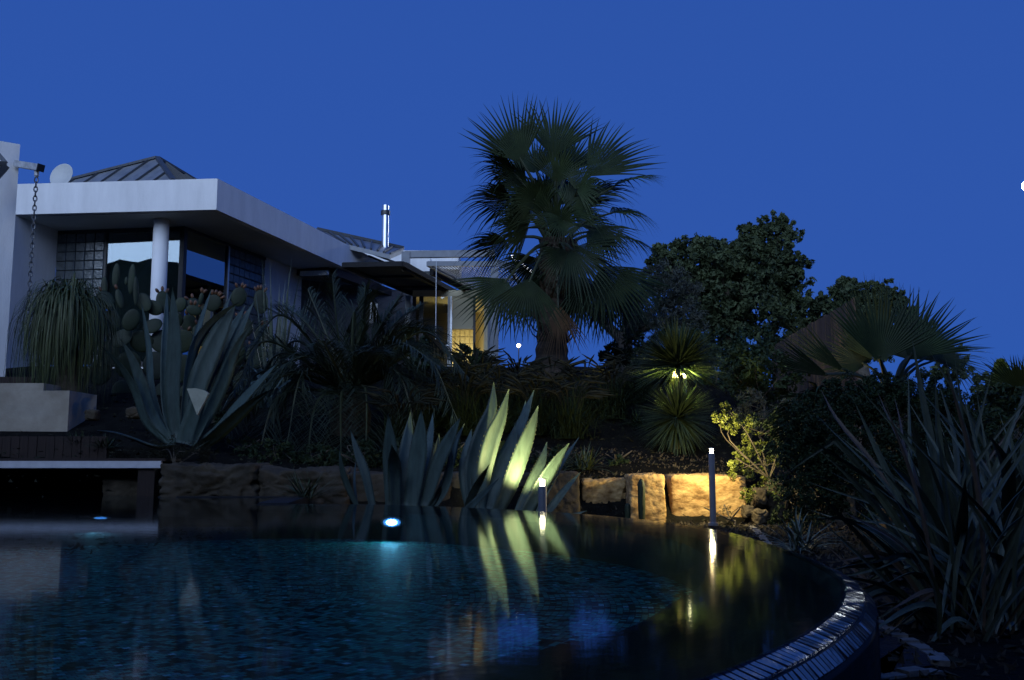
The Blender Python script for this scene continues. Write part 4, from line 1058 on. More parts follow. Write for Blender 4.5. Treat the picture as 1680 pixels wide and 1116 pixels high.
YQ = 8.6
qb = at(1460, 640, YQ); palm2 = thing('fan_palm', (qb.x, qb.y, gz(qb.x, YQ)), 'young trunkless fan palm behind the round bush', 'palm tree')
cq = at(1462, 655, YQ)
mb = MB(); mb.tube([(qb.x, qb.y, gz(qb.x, YQ) - .05), cq - Vector((0, 0, .25)), cq], [.16, .13, .09], 10); mb.build('trunk', 'palm_bark', palm2)
FQ = [((1441, 594), -.3, 80, 132, 0, -5, .0, 56), ((1446, 596), .25, 108, 158, 72, 10, .0, 50), ((1492, 588), -.1, 56, 142, 10, 8, .02, 50), ((1512, 590), .3, 24, 112, 50, 0, .1, 60),
      ((1362, 618), -.5, 158, 116, 25, -10, .0, 17), ((1388, 612), .1, 141, 128, 20, 0, .0, 15), ((1530, 590), .2, 2, 92, 55, 0, .35, 70), ((1420, 600), .5, 128, 92, 20, 25, .05, 80),
      ((1360, 662), -.6, 185, 128, 55, -10, .35, 70), ((1330, 688), -.3, 200, 100, 50, 0, .2, 60), ((1490, 590), .6, 75, 90, 10, 35, .05, 85)]
for h, dY, dg, rp_, tw, dt, dr, sp in FQ: fan_frond(palm2, cq, h, YQ, dY, dg, rp_, tw, RP, dt, sp, int(34 * sp / 80) + 6, dr)
YR_ = 10.5
rb = at(1705, 650, YR_); palm3 = thing('fan_palm', (rb.x, rb.y, gz(rb.x, YR_)), 'low fan palm at the edge of the garden under the moon', 'palm tree')
mb = MB(); mb.tube([(rb.x, rb.y, gz(rb.x, YR_) - .05), at(1705, 655, YR_)], [.16, .1], 10); mb.build('trunk', 'palm_bark', palm3)
for h, dY, dg, rp_, tw, dt, dr, sp in [((1672, 640), -.2, 150, 80, 45, 0, .1, 80), ((1690, 640), 0, 110, 70, 30, 0, .2, 90), ((1660, 655), -.3, 185, 70, 50, 0, .3, 80), ((1690, 655), .3, 60, 80, 40, 10, .2, 90)]:
    fan_frond(palm3, at(1705, 660, YR_), h, YR_, dY, dg, rp_, tw, RP, dt, sp, 34, dr)

# ---- feathery date palm: fronds from crown to a tip
YF = 12.0
fb = at(575, 660, YF); date = thing('date_palm', (fb.x, fb.y, gz(fb.x, YF)), 'dark feathery date palm with arching fronds between the agaves', 'palm tree')
cr_ = at(575, 645, YF)
mb = MB(); mb.tube([(fb.x, YF, gz(fb.x, YF) - .1), (fb.x, YF, (gz(fb.x, YF) + cr_.z) / 2), cr_], [.24, .26, .16], 12); mb.build('trunk', 'palm_bark', date)
tips = [(418, 560, 470, 520, -.2), (385, 640, 440, 560, -.6), (370, 720, 430, 610, -.7), (415, 790, 460, 650, -1.0), (500, 800, 520, 660, -1.3), (505, 475, 540, 560, .5), (545, 452, 556, 560, .2), (600, 470, 590, 560, .1),
        (655, 488, 610, 560, .4), (715, 540, 650, 545, .1), (765, 615, 690, 545, -.3), (752, 690, 690, 580, -.7), (690, 740, 650, 610, -1.1), (600, 760, 600, 640, -1.4), (465, 500, 510, 540, .7), (690, 500, 640, 540, .8),
        (730, 580, 670, 540, .7), (440, 610, 490, 560, .6), (560, 780, 560, 650, -1.4), (400, 690, 460, 580, .3), (740, 650, 680, 570, .4), (530, 560, 545, 590, -1.2), (620, 570, 600, 590, -1.2), (470, 730, 500, 610, -.9), (660, 700, 630, 600, -.4)]
for i in range(16):
    a = RP.uniform(0, 2 * math.pi); rx_, ry_ = RP.uniform(110, 185), RP.uniform(70, 150)
    tx, ty = 575 + rx_ * math.cos(a), 655 - ry_ * math.sin(a) * (1.15 if math.sin(a) > 0 else .95); tips.append((tx, ty, 575 + (tx - 575) * .5, min(ty, 645) - 62 + 30 * abs(math.cos(a)), RP.uniform(-1.2, .8)))
for tx, ty, mx_, my, dy in tips:
    path = spline([cr_, at(mx_, my, YF + dy * .5), at(tx, ty, YF + dy)], 26); mb = MB()
    fr_ = None; Lf = (path[-1] - path[0]).length
    q = MB(); q.tube(path, [.018 * (1.1 - i / 26) + .003 for i in range(26)], 4); fr_ = q.build('frond', 'petiole', date)
    for i in range(3, 26):
        for half in (0, .33, .67):
            if i == 25 and half: continue
            p = path[i] if not half else path[i].lerp(path[i + 1], half)
            d = (path[min(i + 1, 25)] - path[i - 1]).normalized(); side = d.cross(Vector((0, 0, 1)))
            side = side.normalized() if side.length > .05 else Vector((1, 0, 0))
            t = i / 25; ll = .42 * math.sin(math.pi * (.18 + .74 * t)) * RP.uniform(.8, 1.12) + .05
            for sg in (-1, 1):
                e = (d * .8 + side * sg * RP.uniform(.55, .9) + Vector((RP.gauss(0, .08), RP.gauss(0, .08), RP.uniform(-.15, .3)))).normalized()
                b = p + e * ll * .55; tip = p + e * ll - Vector((0, 0, RP.uniform(.05, .28) * ll))
                mb.strip([p, b, tip], [.008, .012, .002], e.cross(Vector((0, 0, 1))).normalized() if abs(e.z) < .95 else side, .3)
    mb.build('leaflets', 'pinnate_leaf', fr_, kind='stuff')

# ---- strap-leaf plants
def strand(mb, base, d, L, w, droop, k=5, fold=.3, rnd=None):
    d = d.normalized(); path, wd = [], []
    for i in range(k):
        t = i / (k - 1); path.append(base + d * L * t - Vector((0, 0, droop * L * t * t)))
        wd.append(w * (.6 + .4 * min(1, t / .3)) * (1 if t < .55 else max(.03, 1 - (t - .55) / .45)))
    lat = d.cross(Vector((0, 0, 1))); lat = lat.normalized() if lat.length > .05 else Vector((math.cos(L * 91), math.sin(L * 91), 0))
    mb.strip(path, wd, lat, fold)
def rosette(mb, c, n, L, w, el0, el1, droop, rnd, k=5, jit=0.0):
    for i in range(n):
        a = rnd.uniform(0, 2 * math.pi); s = rnd.uniform(math.sin(math.radians(el0)), math.sin(math.radians(el1))); ce = math.sqrt(max(0, 1 - s * s))
        d = Vector((ce * math.cos(a), ce * math.sin(a), s)); b = c + d * .03 + Vector((rnd.uniform(-jit, jit), rnd.uniform(-jit, jit), 0))
        strand(mb, b, d, L * rnd.uniform(.8, 1.08), w, droop * rnd.uniform(.5, 1.4), k)
# yucca with two heads
YY = 11.3
yb = at(1108, 735, YY); yuc = thing('yucca', (yb.x, yb.y, gz(yb.x, YY)), 'spiky two-headed yucca glowing yellow from a lamp inside', 'yucca')
h1, h2 = at(1113, 600, YY + .2), at(1111, 686, YY - .12)
mb = MB(); mb.tube(spline([(yb.x, YY, gz(yb.x, YY) - .05), at(1103, 700, YY), at(1100, 660, YY + .1), h1], 12), .055, 8); mb.build('trunk', 'bark', yuc)
mb = MB(); mb.tube([(yb.x, YY, gz(yb.x, YY) - .05), h2], .05, 8); mb.build('trunk', 'bark', yuc)
mb = MB(); rosette(mb, h1, 950, .62, .019, -24, 89, .10, RP); mb.build('leaf_head', 'yucca_leaf', yuc)
mb = MB(); rosette(mb, h2, 800, .50, .017, -70, 89, .12, RP); mb.build('leaf_head', 'yucca_leaf', yuc)
# ponytail plant by the white wall
YN = 13.0
nb2 = at(112, 640, YN); pony = thing('ponytail_palm', (nb2.x, nb2.y, gz(nb2.x, YN)), 'shaggy ponytail palm with drooping grassy leaves by the white wall', 'ponytail palm')
hc = at(112, 512, YN)
mb = MB(); mb.tube([(nb2.x, YN, gz(nb2.x, YN) - .05), (nb2.x, YN, gz(nb2.x, YN) + .25), hc], [.24, .16, .08], 10); mb.build('trunk', 'bark', pony)
mb = MB()
for i in range(900):
    a = RP.uniform(0, 2 * math.pi); r0 = RP.uniform(.2, .62); z0 = RP.uniform(.05, .38) * (1.1 - r0); Ld = RP.uniform(.4, 1.15)
    d = Vector((math.cos(a), math.sin(a), 0)); b = hc + Vector((RP.uniform(-.15, .15), RP.uniform(-.15, .15), RP.uniform(-.25, .1)))
    path = spline([b, b + d * r0 * .5 + Vector((0, 0, z0 + .12)), b + d * r0 * .92 + Vector((0, 0, z0 - .08)), b + d * r0 * 1.04 + Vector((0, 0, -Ld * .55)), b + d * (r0 * 1.02) + Vector((RP.uniform(-.05, .05), 0, -Ld))], 9)
    mb.strip(path, [.013, .014, .014, .014, .013, .012, .010, .007, .002], Vector((-d.y, d.x, 0)), .3)
rosette(mb, hc + Vector((0, 0, .05)), 160, .55, .012, 15, 85, .35, RP); mb.build('foliage', 'pony_leaf', pony)
# fountain grasses
gl_ = [(735, 690, 12.6, 'fountain grass clump below the lit garden room'), (790, 688, 12.9, 'fountain grass clump at the foot of the blue-grey pergola post'), (850, 680, 13.3, 'fountain grass clump under the small terrace lamp'),
       (905, 682, 13.0, 'fountain grass clump in front of the tall palm trunk'), (960, 686, 12.8, 'fountain grass clump to the right of the tall palm trunk'), (1005, 690, 12.6, 'fountain grass clump between palm trunk and yucca'),
       (880, 716, 11.7, 'fountain grass clump above the lit agave leaf tips'), (935, 722, 11.5, 'low fountain grass clump on bare soil left of the yucca'),
       (700, 700, 12.2, 'fountain grass clump beside the pale flat stone'), (760, 715, 11.8, 'fountain grass clump right behind the dusky upright agave'), (820, 715, 11.9, 'fountain grass clump between the two pool agaves, up the slope'),
       (1040, 672, 13.4, 'fountain grass clump under the olive tree'),
       (780, 660, 14.0, 'fountain grass clump before the dark silhouetted shrub'), (660, 740, 11.2, 'fountain grass clump at the foot of the date palm')]
for i, (x, y, yy, lb) in enumerate(gl_):
    p = at(x, y, yy); p.z = gz(p.x, yy); t = thing('fountain_grass', p, lb, 'grass clump', 'fountain grasses on the slope'); mb = MB()
    for j in range(520):
        a = RP.uniform(0, 2 * math.pi); e = math.radians(RP.uniform(45, 88)); d = Vector((math.cos(a) * math.cos(e), math.sin(a) * math.cos(e), math.sin(e)))
        strand(mb, p + Vector((RP.gauss(0, .08), RP.gauss(0, .08), 0)), d, RP.uniform(.5, 1.0), .011, RP.uniform(.25, .8), 7)
    mb.build('blades', 'grass_leaf', t, kind='stuff')
    mb = MB()
    for j in range(44):
        a = RP.uniform(0, 2 * math.pi); d = Vector((math.cos(a), math.sin(a), 0)); L_ = RP.uniform(.6, .85)
        pp = spline([p, p + d * .18 + Vector((0, 0, L_ * .75)), p + d * RP.uniform(.35, .55) + Vector((0, 0, L_ * RP.uniform(.75, 1.0)))], 9)
        mb.tube(pp, [.002, .002, .002, .002, .003, .011, .014, .011, .003], 4)
    mb.build('plumes', 'dry_leaf', t)
# lily-like strap clumps and small tufts
for (x, y, yy, n, L_, w_, lb, nm, m_, cat) in [
        (958, 776, 10.25, 90, .42, .013, 'clump of arching strap leaves on the slope above the grey boulder', 'strap_leaf_plant', 'lily_leaf', 'plant'),
        (1310, 905, 6.6, 70, .38, .014, 'low clump of strap leaves beside the rim of the pool', 'strap_leaf_plant', 'flax_leaf', 'plant'),
        (1045, 690, 12.2, 90, .40, .012, 'arching strap leaf clump just left of the yucca', 'strap_leaf_plant', 'grass_leaf', 'plant'),
        (500, 822, 9.5, 60, .35, .011, 'dark spiky tuft growing between the boulders at the water', 'spiky_tuft', 'yucca_leaf', 'plant'),
        (175, 690, 11.3, 90, .20, .010, 'small spiky succulent tuft between the two pale stones', 'spiky_tuft', 'yucca_leaf', 'plant'),
        (130, 700, 11.4, 80, .22, .010, 'small spiky succulent tuft beside the limestone block', 'spiky_tuft', 'yucca_leaf', 'plant'),
        (30, 560, 13.6, 60, .55, .018, 'spiky dark leaf tuft at the edge of the white wall', 'spiky_tuft', 'yucca_leaf', 'plant'),
        (455, 520, 14.0, 26, .75, .035, 'narrow upright sword leaves beside the white side wall', 'sword_leaf_plant', 'flax_leaf', 'plant'),
        (440, 575, 13.4, 30, .5, .05, 'recurving pale strap leaves behind the cut agave', 'strap_leaf_plant', 'agave_skin', 'plant')]:
    p = at(x, y, yy); gzz = gz(p.x, yy)
    if nm not in ('spiky_tuft',) and y < 600 and 'upright' in lb: p.z = gzz
    else: p.z = gzz if yy > 10 or yy < 8 else max(gzz, -.02)
    t = thing(nm, p, lb, cat); mb = MB()
    if 'upright' in lb: rosette(mb, p, n, 2.0, w_, 74, 89, .05, RP, 6, .12)
    elif 'recurving' in lb: rosette(mb, p + Vector((0, 0, 0)), n, 1.35, w_, 50, 85, .75, RP, 9, .1)
    else: rosette(mb, p, n, L_, w_, 15, 88, .35 if 'strap' in nm else .1, RP, 6, .06)
    mb.build('leaves', m_, t, kind='stuff')

# ---- flax in the foreground
Z8 = lambda pts: zo(1240, 560, 2.007, pts)
YX = 4.0
xb = onz(1560, 1010, -.25); flax = thing('flax', (xb.x, xb.y, -.25), 'large clump of sword-leaved flax beside the gravel bed', 'flax')
FX = [([(325, 200), (390, 340), (450, 470), (520, 640), (600, 880)], 11, .1, 20, 0), ([(215, 160), (270, 260), (400, 420), (520, 650), (600, 880)], 10, .4, -20, 1), ([(258, 325), (370, 460), (470, 600), (540, 760), (600, 900)], 12, -.2, 10, 0),
      ([(210, 360), (330, 470), (450, 620), (540, 800), (590, 900)], 11, -.1, 30, 0), ([(100, 438), (170, 385), (250, 335), (262, 332), (330, 400), (450, 560), (570, 840)], 8, 0, 15, 0), ([(502, 85), (506, 300), (515, 480), (560, 700), (610, 900)], 8, .2, 40, 0),
      ([(515, -10), (548, 180), (590, 400), (605, 650), (620, 900)], 13, .1, 10, 0), ([(590, 115), (602, 300), (622, 500), (625, 700), (630, 900)], 15, -.1, -10, 0), ([(600, 130), (650, 300), (664, 450), (655, 650), (640, 900)], 10, .3, 25, 0),
      ([(776, 105), (725, 300), (680, 480), (660, 680), (645, 900)], 13, .2, -15, 0), ([(882, 175), (820, 340), (745, 560), (690, 760), (660, 900)], 13, .1, 20, 0), ([(400, 165), (450, 280), (510, 400), (570, 600), (610, 880)], 10, .5, -30, 1),
      ([(510, 250), (550, 400), (585, 600), (615, 880)], 18, -.3, 15, 0), ([(180, 590), (290, 585), (390, 640), (480, 740), (580, 900)], 12, -.4, 50, 0), ([(245, 755), (330, 740), (430, 745), (530, 800), (600, 900)], 17, -.6, 55, 0),
      ([(380, 880), (460, 865), (530, 880), (610, 930)], 12, -.5, 55, 0), ([(700, 290), (722, 420), (715, 600), (680, 860)], 20, -.3, -20, 0), ([(770, 310), (830, 430), (820, 600), (740, 860)], 22, -.5, 15, 0), ([(440, 400), (550, 520), (630, 690), (650, 880)], 20, -.5, -10, 0),
      ([(95, 436), (190, 445), (300, 475), (440, 570), (580, 860)], 5, .2, 60, 0), ([(455, 180), (475, 260), (490, 350), (540, 560), (600, 860)], 4, .5, 20, 1), ([(620, 300), (640, 420), (650, 600), (650, 880)], 12, -.2, 30, 0),
      ([(840, 300), (790, 480), (730, 660), (680, 880)], 16, .3, -30, 0), ([(900, 420), (850, 560), (770, 720), (700, 900)], 22, -.4, 10, 0), ([(760, 690), (820, 730), (900, 830)], 14, -.7, 50, 0), ([(560, 330), (600, 500), (630, 700), (645, 890)], 14, .4, -25, 0),
      ([(960, 300), (880, 500), (790, 700), (700, 900)], 16, .2, 25, 0), ([(330, 600), (430, 650), (530, 760), (600, 900)], 16, -.6, -45, 0), ([(460, 520), (540, 640), (600, 780), (630, 900)], 18, -.7, 0, 0), ([(690, 450), (680, 600), (660, 760), (650, 900)], 20, -.7, 10, 0)]
def flax_leaf(parent, pts, w, dt, tw, brown, Y0):
    k = len(pts); path = [at(x, y, Y0 + dt * (1 - i / (k - 1))) for i, (x, y) in enumerate(pts)]
    path = spline(path[::-1], 14); W = w * 1.0 * Y0 / FP; wd, lat = [], []
    for i, p in enumerate(path):
        t = i / 13; d = (path[min(i + 1, 13)] - path[max(i - 1, 0)]).normalized(); l0 = d.cross(Vector((0, 1, 0))).normalized(); n0 = l0.cross(d); a = math.radians(tw)
        lat.append(l0 * math.cos(a) + n0 * math.sin(a)); wd.append(0.95 * W * (.55 + .45 * min(1, t / .4)) * (1 if t < .6 else max(.02, 1 - ((t - .6) / .4) ** 1.5)))
    mb = MB(); mb.strip(path, wd, lat, .45); mb.build('leaf', 'flax_leaf_brown' if brown else 'flax_leaf', parent)
for pts, w, dt, tw, br in FX: flax_leaf(flax, Z8(pts), w, dt, tw, br, YX)
for i in range(165):   # inner and lower leaves
    bx, by = RP.uniform(1530, 1690), RP.uniform(1000, 1110); a = RP.gauss(.02, .42); Lz = RP.uniform(230, 470) * math.cos(a * .8)
    bend = RP.uniform(0, .35) * (1 if a > 0 else -1)
    tip = (bx + math.sin(a + bend) * Lz, by - math.cos(a + bend) * Lz); mid = (bx + math.sin(a) * Lz * .5, by - math.cos(a) * Lz * .52)
    flax_leaf(flax, [tip, mid, (bx, by)], RP.uniform(6.5, 10.5), RP.uniform(-.5, .6), RP.uniform(-60, 60), RP.random() < .1, YX + RP.uniform(-.6, .5))
for i in range(26):   # low leaves spilling over the soil
    bx, by = RP.uniform(1540, 1640), RP.uniform(1000, 1080); Lz = RP.uniform(120, 240); a = RP.uniform(-1.5, -.9)
    flax_leaf(flax, [(bx + math.sin(a) * Lz, by - math.cos(a) * Lz + 20), (bx + math.sin(a) * Lz * .5, by - 50 - math.cos(a) * Lz * .5), (bx, by)], RP.uniform(9, 14), RP.uniform(-.4, .3), RP.uniform(-60, 60), RP.random() < .2, YX - .3)
xb2 = onz(1720, 1000, -.25); flax2 = thing('flax', (xb2.x, xb2.y, -.25), 'second darker flax clump cut by the picture border, beyond the larger clump', 'flax')
flax2['label'] = 'darker flax clump growing close behind the larger flax clump'
for i in range(44):
    bx = RP.uniform(1650, 1760); a = RP.uniform(-.75, .5); Lz = RP.uniform(160, 340)
    flax_leaf(flax2, [(bx + math.sin(a) * Lz, 1000 - math.cos(a) * Lz), (bx + math.sin(a) * Lz * .4, 1000 - Lz * .55), (bx, 1010)], RP.uniform(9, 14), RP.uniform(-.4, .5), RP.uniform(-50, 50), 0, 4.6)

# ---- prickly pear
YO = 14.2
ob = at(300, 610, YO); opu = thing('prickly_pear', (ob.x, ob.y, gz(ob.x, YO)), 'sprawling prickly pear cactus with orange fruits under the corner window', 'cactus')
def pad(x, y, w, h, deg, dy=0, face=20, fruits=0):
    c = at(x, y, YO + dy); sc = YO / FP; a = math.radians(deg); up = Vector((math.sin(a), 0, math.cos(a))); sd_ = Vector((math.cos(a), 0, -math.sin(a)))
    f = math.radians(face); sd2 = sd_ * math.cos(f) + Vector((0, 1, 0)) * math.sin(f); nn = up.cross(sd2)
    mb = MB(); mb.ellipsoid(c, [sd2 * (w / 2 * sc), nn * .018, up * (h / 2 * sc)], 14, 9); o = mb.build('pad', 'cactus_pad', opu, smooth=True)
    for i in range(fruits):
        t = math.radians(-40 + 80 * (i + .5) / fruits + RP.uniform(-8, 8)); p = c + sd2 * (w / 2 * sc * math.sin(t)) + up * (h / 2 * sc * math.cos(t)); e = (sd2 * math.sin(t) + up * math.cos(t)).normalized()
        x_ = e.cross(Vector((0, 1, 0))).normalized(); q = MB(); q.ellipsoid(p + e * .03, [x_ * .024, Vector((0, .024, 0)), e * .042], 8, 6); q.build('fruit', 'cactus_fruit', o, smooth=True)
PADS = [(190, 452, 12, 42, 3, 0, 10, 0), (216, 458, 12, 52, 2, .1, 10, 0), (223, 478, 9, 50, -3, -.1, 30, 0), (171, 470, 11, 34, -3, .1, 10, 0), (207, 461, 6, 14, 0, -.1, 0, 0), (196, 490, 12, 34, -15, -.2, 30, 1),
        (172, 492, 28, 34, -30, 0, 30, 1), (236, 496, 24, 34, -25, 0, 10, 0), (252, 505, 32, 24, 30, .1, 10, 0), (268, 496, 24, 40, -10, .2, 30, 3), (296, 500, 20, 26, 15, .2, 10, 0), (318, 509, 26, 18, 10, 0, 20, 3), (330, 490, 8, 22, 10, 0, 20, 2),
        (350, 497, 26, 30, 25, .1, 10, 5), (392, 487, 26, 34, 10, .1, 20, 3), (428, 495, 24, 42, -5, 0, 20, 4), (310, 530, 26, 30, 0, .2, 30, 2), (285, 525, 30, 30, 50, .1, 20, 0), (250, 535, 34, 24, -35, .1, 20, 0), (215, 525, 26, 38, 20, -.1, 20, 0),
        (180, 530, 34, 44, 10, .1, 20, 0), (200, 555, 40, 28, -50, 0, 20, 0), (232, 560, 40, 36, 40, .1, 20, 0), (265, 560, 36, 40, -10, .2, 20, 0), (300, 560, 36, 40, 20, .1, 20, 1), (330, 550, 30, 40, -20, .2, 30, 1), (360, 545, 30, 36, 25, .2, 20, 2),
        (400, 535, 30, 38, -15, .2, 20, 2), (430, 550, 26, 36, 15, .1, 20, 3), (420, 585, 34, 40, -10, .1, 20, 2), (385, 580, 36, 44, 10, .1, 20, 0), (345, 590, 40, 48, -15, .2, 20, 0), (300, 605, 40, 48, 10, .1, 20, 0), (255, 600, 40, 48, -10, .1, 20, 0), (210, 598, 40, 46, 20, .1, 20, 0),
        (180, 580, 36, 46, -15, .2, 20, 0), (165, 610, 36, 46, 10, .2, 20, 0), (235, 640, 36, 46, 5, 0, 20, 0), (270, 650, 36, 46, -15, 0, 20, 0), (310, 650, 36, 46, 5, 0, 20, 0), (355, 640, 36, 46, 15, .1, 20, 0), (400, 630, 36, 46, -5, .1, 20, 0), (200, 645, 34, 44, 0, .1, 20, 0), (318, 500, 22, 26, -30, .3, 30, 2)]
for q in PADS: pad(*q)
# ---- small column cacti before the boulders
for (x, y0, y1, w, lb) in [(1053, 786, 852, 11, 'taller ribbed column cactus before the ochre boulder'), (1030, 826, 854, 9, 'short ribbed column cactus beside the taller one')]:
    b, t = at(x, y1, 9.35), at(x, y0, 9.35); r = w / 2 * 9.35 / FP; n_ = 16
    prof = [(.85, 0), (1, .3), (1, .8), (.8, .93), (.3, 1.0)]; vs, fs = [], []
    for k, z in prof:
        for j in range(n_): a = 2 * math.pi * j / n_; rr = r * k * (1.12 if j % 2 else .84); vs.append((b.x + rr * math.cos(a), b.y + rr * math.sin(a), b.z + (t.z - b.z) * z))
    for i in range(4):
        for j in range(n_): fs.append((i * n_ + j, i * n_ + (j + 1) % n_, (i + 1) * n_ + (j + 1) % n_, (i + 1) * n_ + j))
    fs.append(tuple(4 * n_ + j for j in range(n_))); mb = MB(); mb.add(vs, fs); o = mb.build('column_cactus', 'cactus_pad', smooth=True); tag(o, lb, 'cactus', None)

# ---- leafy crowns
def leaf_cloud(clumps, size, rng, aspect=.5, flat=.0):
    C_, N_ = [], []
    for c, r, n in clumps:
        d = rng.normal(size=(n, 3)); d /= np.linalg.norm(d, axis=1)[:, None]
        rad = np.asarray(r if isinstance(r, (list, tuple)) else (r, r, r)) * (rng.random((n, 1)) ** .45)
        C_.append(np.array(c) + d * rad); N_.append(d + rng.normal(size=(n, 3)) * .8)
    P = np.concatenate(C_); Nn = np.concatenate(N_); Nn /= np.linalg.norm(Nn, axis=1)[:, None]
    a = rng.normal(size=P.shape); a -= Nn * (a * Nn).sum(1)[:, None]; a /= np.linalg.norm(a, axis=1)[:, None]
    b = np.cross(Nn, a); s = size * rng.uniform(.6, 1.25, (len(P), 1))
    V = np.stack([P - a * s, P - b * s * aspect + Nn * s * .12, P + a * s, P + b * s * aspect + Nn * s * .12], 1).reshape(-1, 3)
    return V, np.arange(len(V)).reshape(-1, 4)
def crown_clumps(lobes, Y, rng, per, dens, clump_r):
    out = []
    for (x, y, r, dY) in lobes:
        c = np.array(at(x, y, Y + dY)); R_ = r * Y / FP
        for i in range(per):
            d = rng.normal(size=3); d /= np.linalg.norm(d); k = rng.random() ** .4
            cc = c + d * R_ * k * (1.0 if rng.random() < .85 else 1.16); out.append((cc, clump_r * R_ * rng.uniform(.7, 1.3), int(dens * rng.uniform(.7, 1.3))))
    return out
def tree(name, lobes, Y, base_px, label, m, size, per, dens, clr, seed, trunk_r=.14, group=None, cat='tree', stems=5, aspect=.5):
    rng = np.random.default_rng(seed); R_ = random.Random(seed)
    b = at(base_px, 560, Y); bz_ = gz(b.x, Y)
    t = thing(name, (b.x, b.y, bz_), label, cat, group)
    V, Q_ = leaf_cloud(crown_clumps(lobes, Y, rng, per, dens, clr), size, rng, aspect)
    np_mesh('crown', V, Q_, m, t)
    mb = MB(); fork = Vector((b.x, b.y, bz_ + .35 * (at(lobes[0][0], lobes[0][1], Y).z - bz_)))
    mb.tube(spline([(b.x, b.y, bz_ - .1), (b.x + .05, b.y, (bz_ + fork.z) / 2), fork], 6), [trunk_r * (1.25 - .07 * i) for i in range(6)], 9)
    for (x, y, r, dY) in lobes[:stems + 3]:
        e = at(x, y, Y + dY); mid = fork.lerp(e, .5) + Vector((R_.uniform(-.2, .2), R_.uniform(-.2, .2), .1)); mb.tube(spline([fork, mid, e], 7), [trunk_r * (.7 - .09 * i) for i in range(7)], 6)
    mb.build('trunk', 'bark', t)
    return t
tree('carob_tree', [(1262, 420, 62, 0), (1278, 385, 34, .3), (1235, 392, 28, 0), (1120, 432, 48, .5), (1090, 428, 32, .2), (1170, 440, 52, 0), (1160, 410, 24, .2), (1210, 470, 66, -.4), (1285, 470, 50, .2), (1120, 490, 62, 0), (1240, 520, 60, -.6), (1180, 520, 66, -.3), (1300, 505, 36, 0), (1295, 440, 34, .3), (1230, 430, 40, -.5), (1265, 460, 50, .2), (1140, 460, 50, .4), (1200, 430, 40, .3), (1270, 545, 60, 0), (1160, 560, 60, 0)],
     22, 1200, 'big dark round-crowned carob tree behind the olive', 'carob_leaf', .06, 85, 34, .14, 1, .2)
tree('carob_tree', [(1392, 488, 30, 0), (1440, 482, 26, .3), (1360, 500, 30, 0), (1420, 505, 40, 0), (1462, 492, 22, .4), (1340, 520, 34, .2), (1470, 520, 34, 0), (1390, 530, 50, -.2), (1430, 550, 50, 0), (1500, 550, 34, .2), (1560, 600, 34, .2), (1620, 640, 30, .2)],
     20, 1410, 'smaller carob tree showing above the young fan palm', 'carob_leaf', .055, 70, 26, .16, 2, .16)
tree('olive_tree', [(1085, 462, 42, 0), (1110, 490, 45, 0), (1055, 490, 42, .2), (1075, 520, 46, -.3), (1120, 530, 40, -.2), (1035, 520, 36, 0), (880, 470, 30, 1)],
     18.5, 1022, 'silvery grey-green olive tree right of the tall palm', 'olive_leaf', .055, 46, 40, .2, 3, .16, aspect=.2)
tree('conifer', [(1388, 462, 10, 0), (1386, 472, 16, 0), (1386, 486, 22, 0), (1386, 500, 26, 0)], 24, 1386, 'small pointed conifer top between the carob trees', 'carob_leaf', .07, 14, 22, .3, 4, .1)
tree('conifer', [(1643, 596, 6, 0), (1643, 606, 10, 0), (1643, 620, 15, 0), (1643, 636, 19, 0), (1643, 655, 22, 0)], 14, 1643, 'small pointed conifer beside the low fan palm', 'shrub_leaf', .05, 14, 20, .3, 5, .06)
def shrub(lobes, Y, base_px, label, m, size, per, dens, clr, seed, name='shrub', aspect=.5): return tree(name, lobes, Y, base_px, label, m, size, per, dens, clr, seed, .012, None, 'shrub', 6, aspect)
shrub([(1420, 690, 80, 0), (1350, 700, 60, -.1), (1490, 690, 75, 0), (1550, 690, 60, .1), (1320, 735, 55, -.1), (1400, 770, 80, -.3), (1480, 780, 80, -.3), (1560, 770, 75, -.2), (1440, 655, 50, .1), (1520, 650, 45, .2), (1380, 660, 40, .1), (1340, 800, 60, -.2), (1600, 740, 60, 0)],
      7.4, 1450, 'big dense round bush behind the foreground flax', 'bush_leaf', .0125, 110, 70, .14, 6, 'round_bush')
shrub([(1240, 600, 46, 0), (1275, 620, 46, 0), (1215, 630, 36, .1), (1260, 655, 50, 0), (1200, 590, 30, .3)], 13.2, 1245, 'dark leafy shrub in shade between yucca and fence', 'bush_leaf', .04, 16, 40, .3, 7)
shrub([(1620, 680, 46, 0), (1660, 690, 50, 0), (1700, 680, 46, 0), (1640, 720, 50, -.1)], 9.2, 1660, 'dark shrub mass in front of the low fan palm', 'bush_leaf', .03, 22, 40, .25, 8)
shrub([(1190, 668, 8, 0), (1180, 690, 14, -.1), (1200, 695, 16, 0), (1222, 700, 18, .0), (1235, 725, 20, .1), (1215, 755, 18, .1), (1205, 772, 16, -.1), (1240, 770, 20, .1), (1265, 760, 20, .1), (1250, 800, 20, .1), (1275, 815, 18, 0), (1230, 740, 18, .2), (1225, 812, 12, -.2)],
      9.75, 1255, 'loose yellow-green shrub lit by the tall bollard lamp', 'shrub_leaf', .015, 14, 22, .34, 9, 'leafy_shrub')
shrub([(1300, 740, 40, 0), (1290, 790, 34, 0), (1330, 800, 40, .1), (1290, 700, 30, .2), (1260, 690, 26, .2), (1330, 860, 30, -.3), (1290, 845, 26, -.1)], 9.3, 1305, 'dim twiggy shrub between the yellow shrub and round bush', 'bush_leaf', .02, 14, 26, .28, 10)
shrub([(285, 738, 26, 0), (315, 742, 24, -.1), (260, 742, 20, .1), (340, 748, 16, 0)], 10.1, 295, 'low dry brownish shrub at the foot of the big agave', 'dry_leaf', .013, 20, 40, .3, 11, 'dry_shrub', .25)
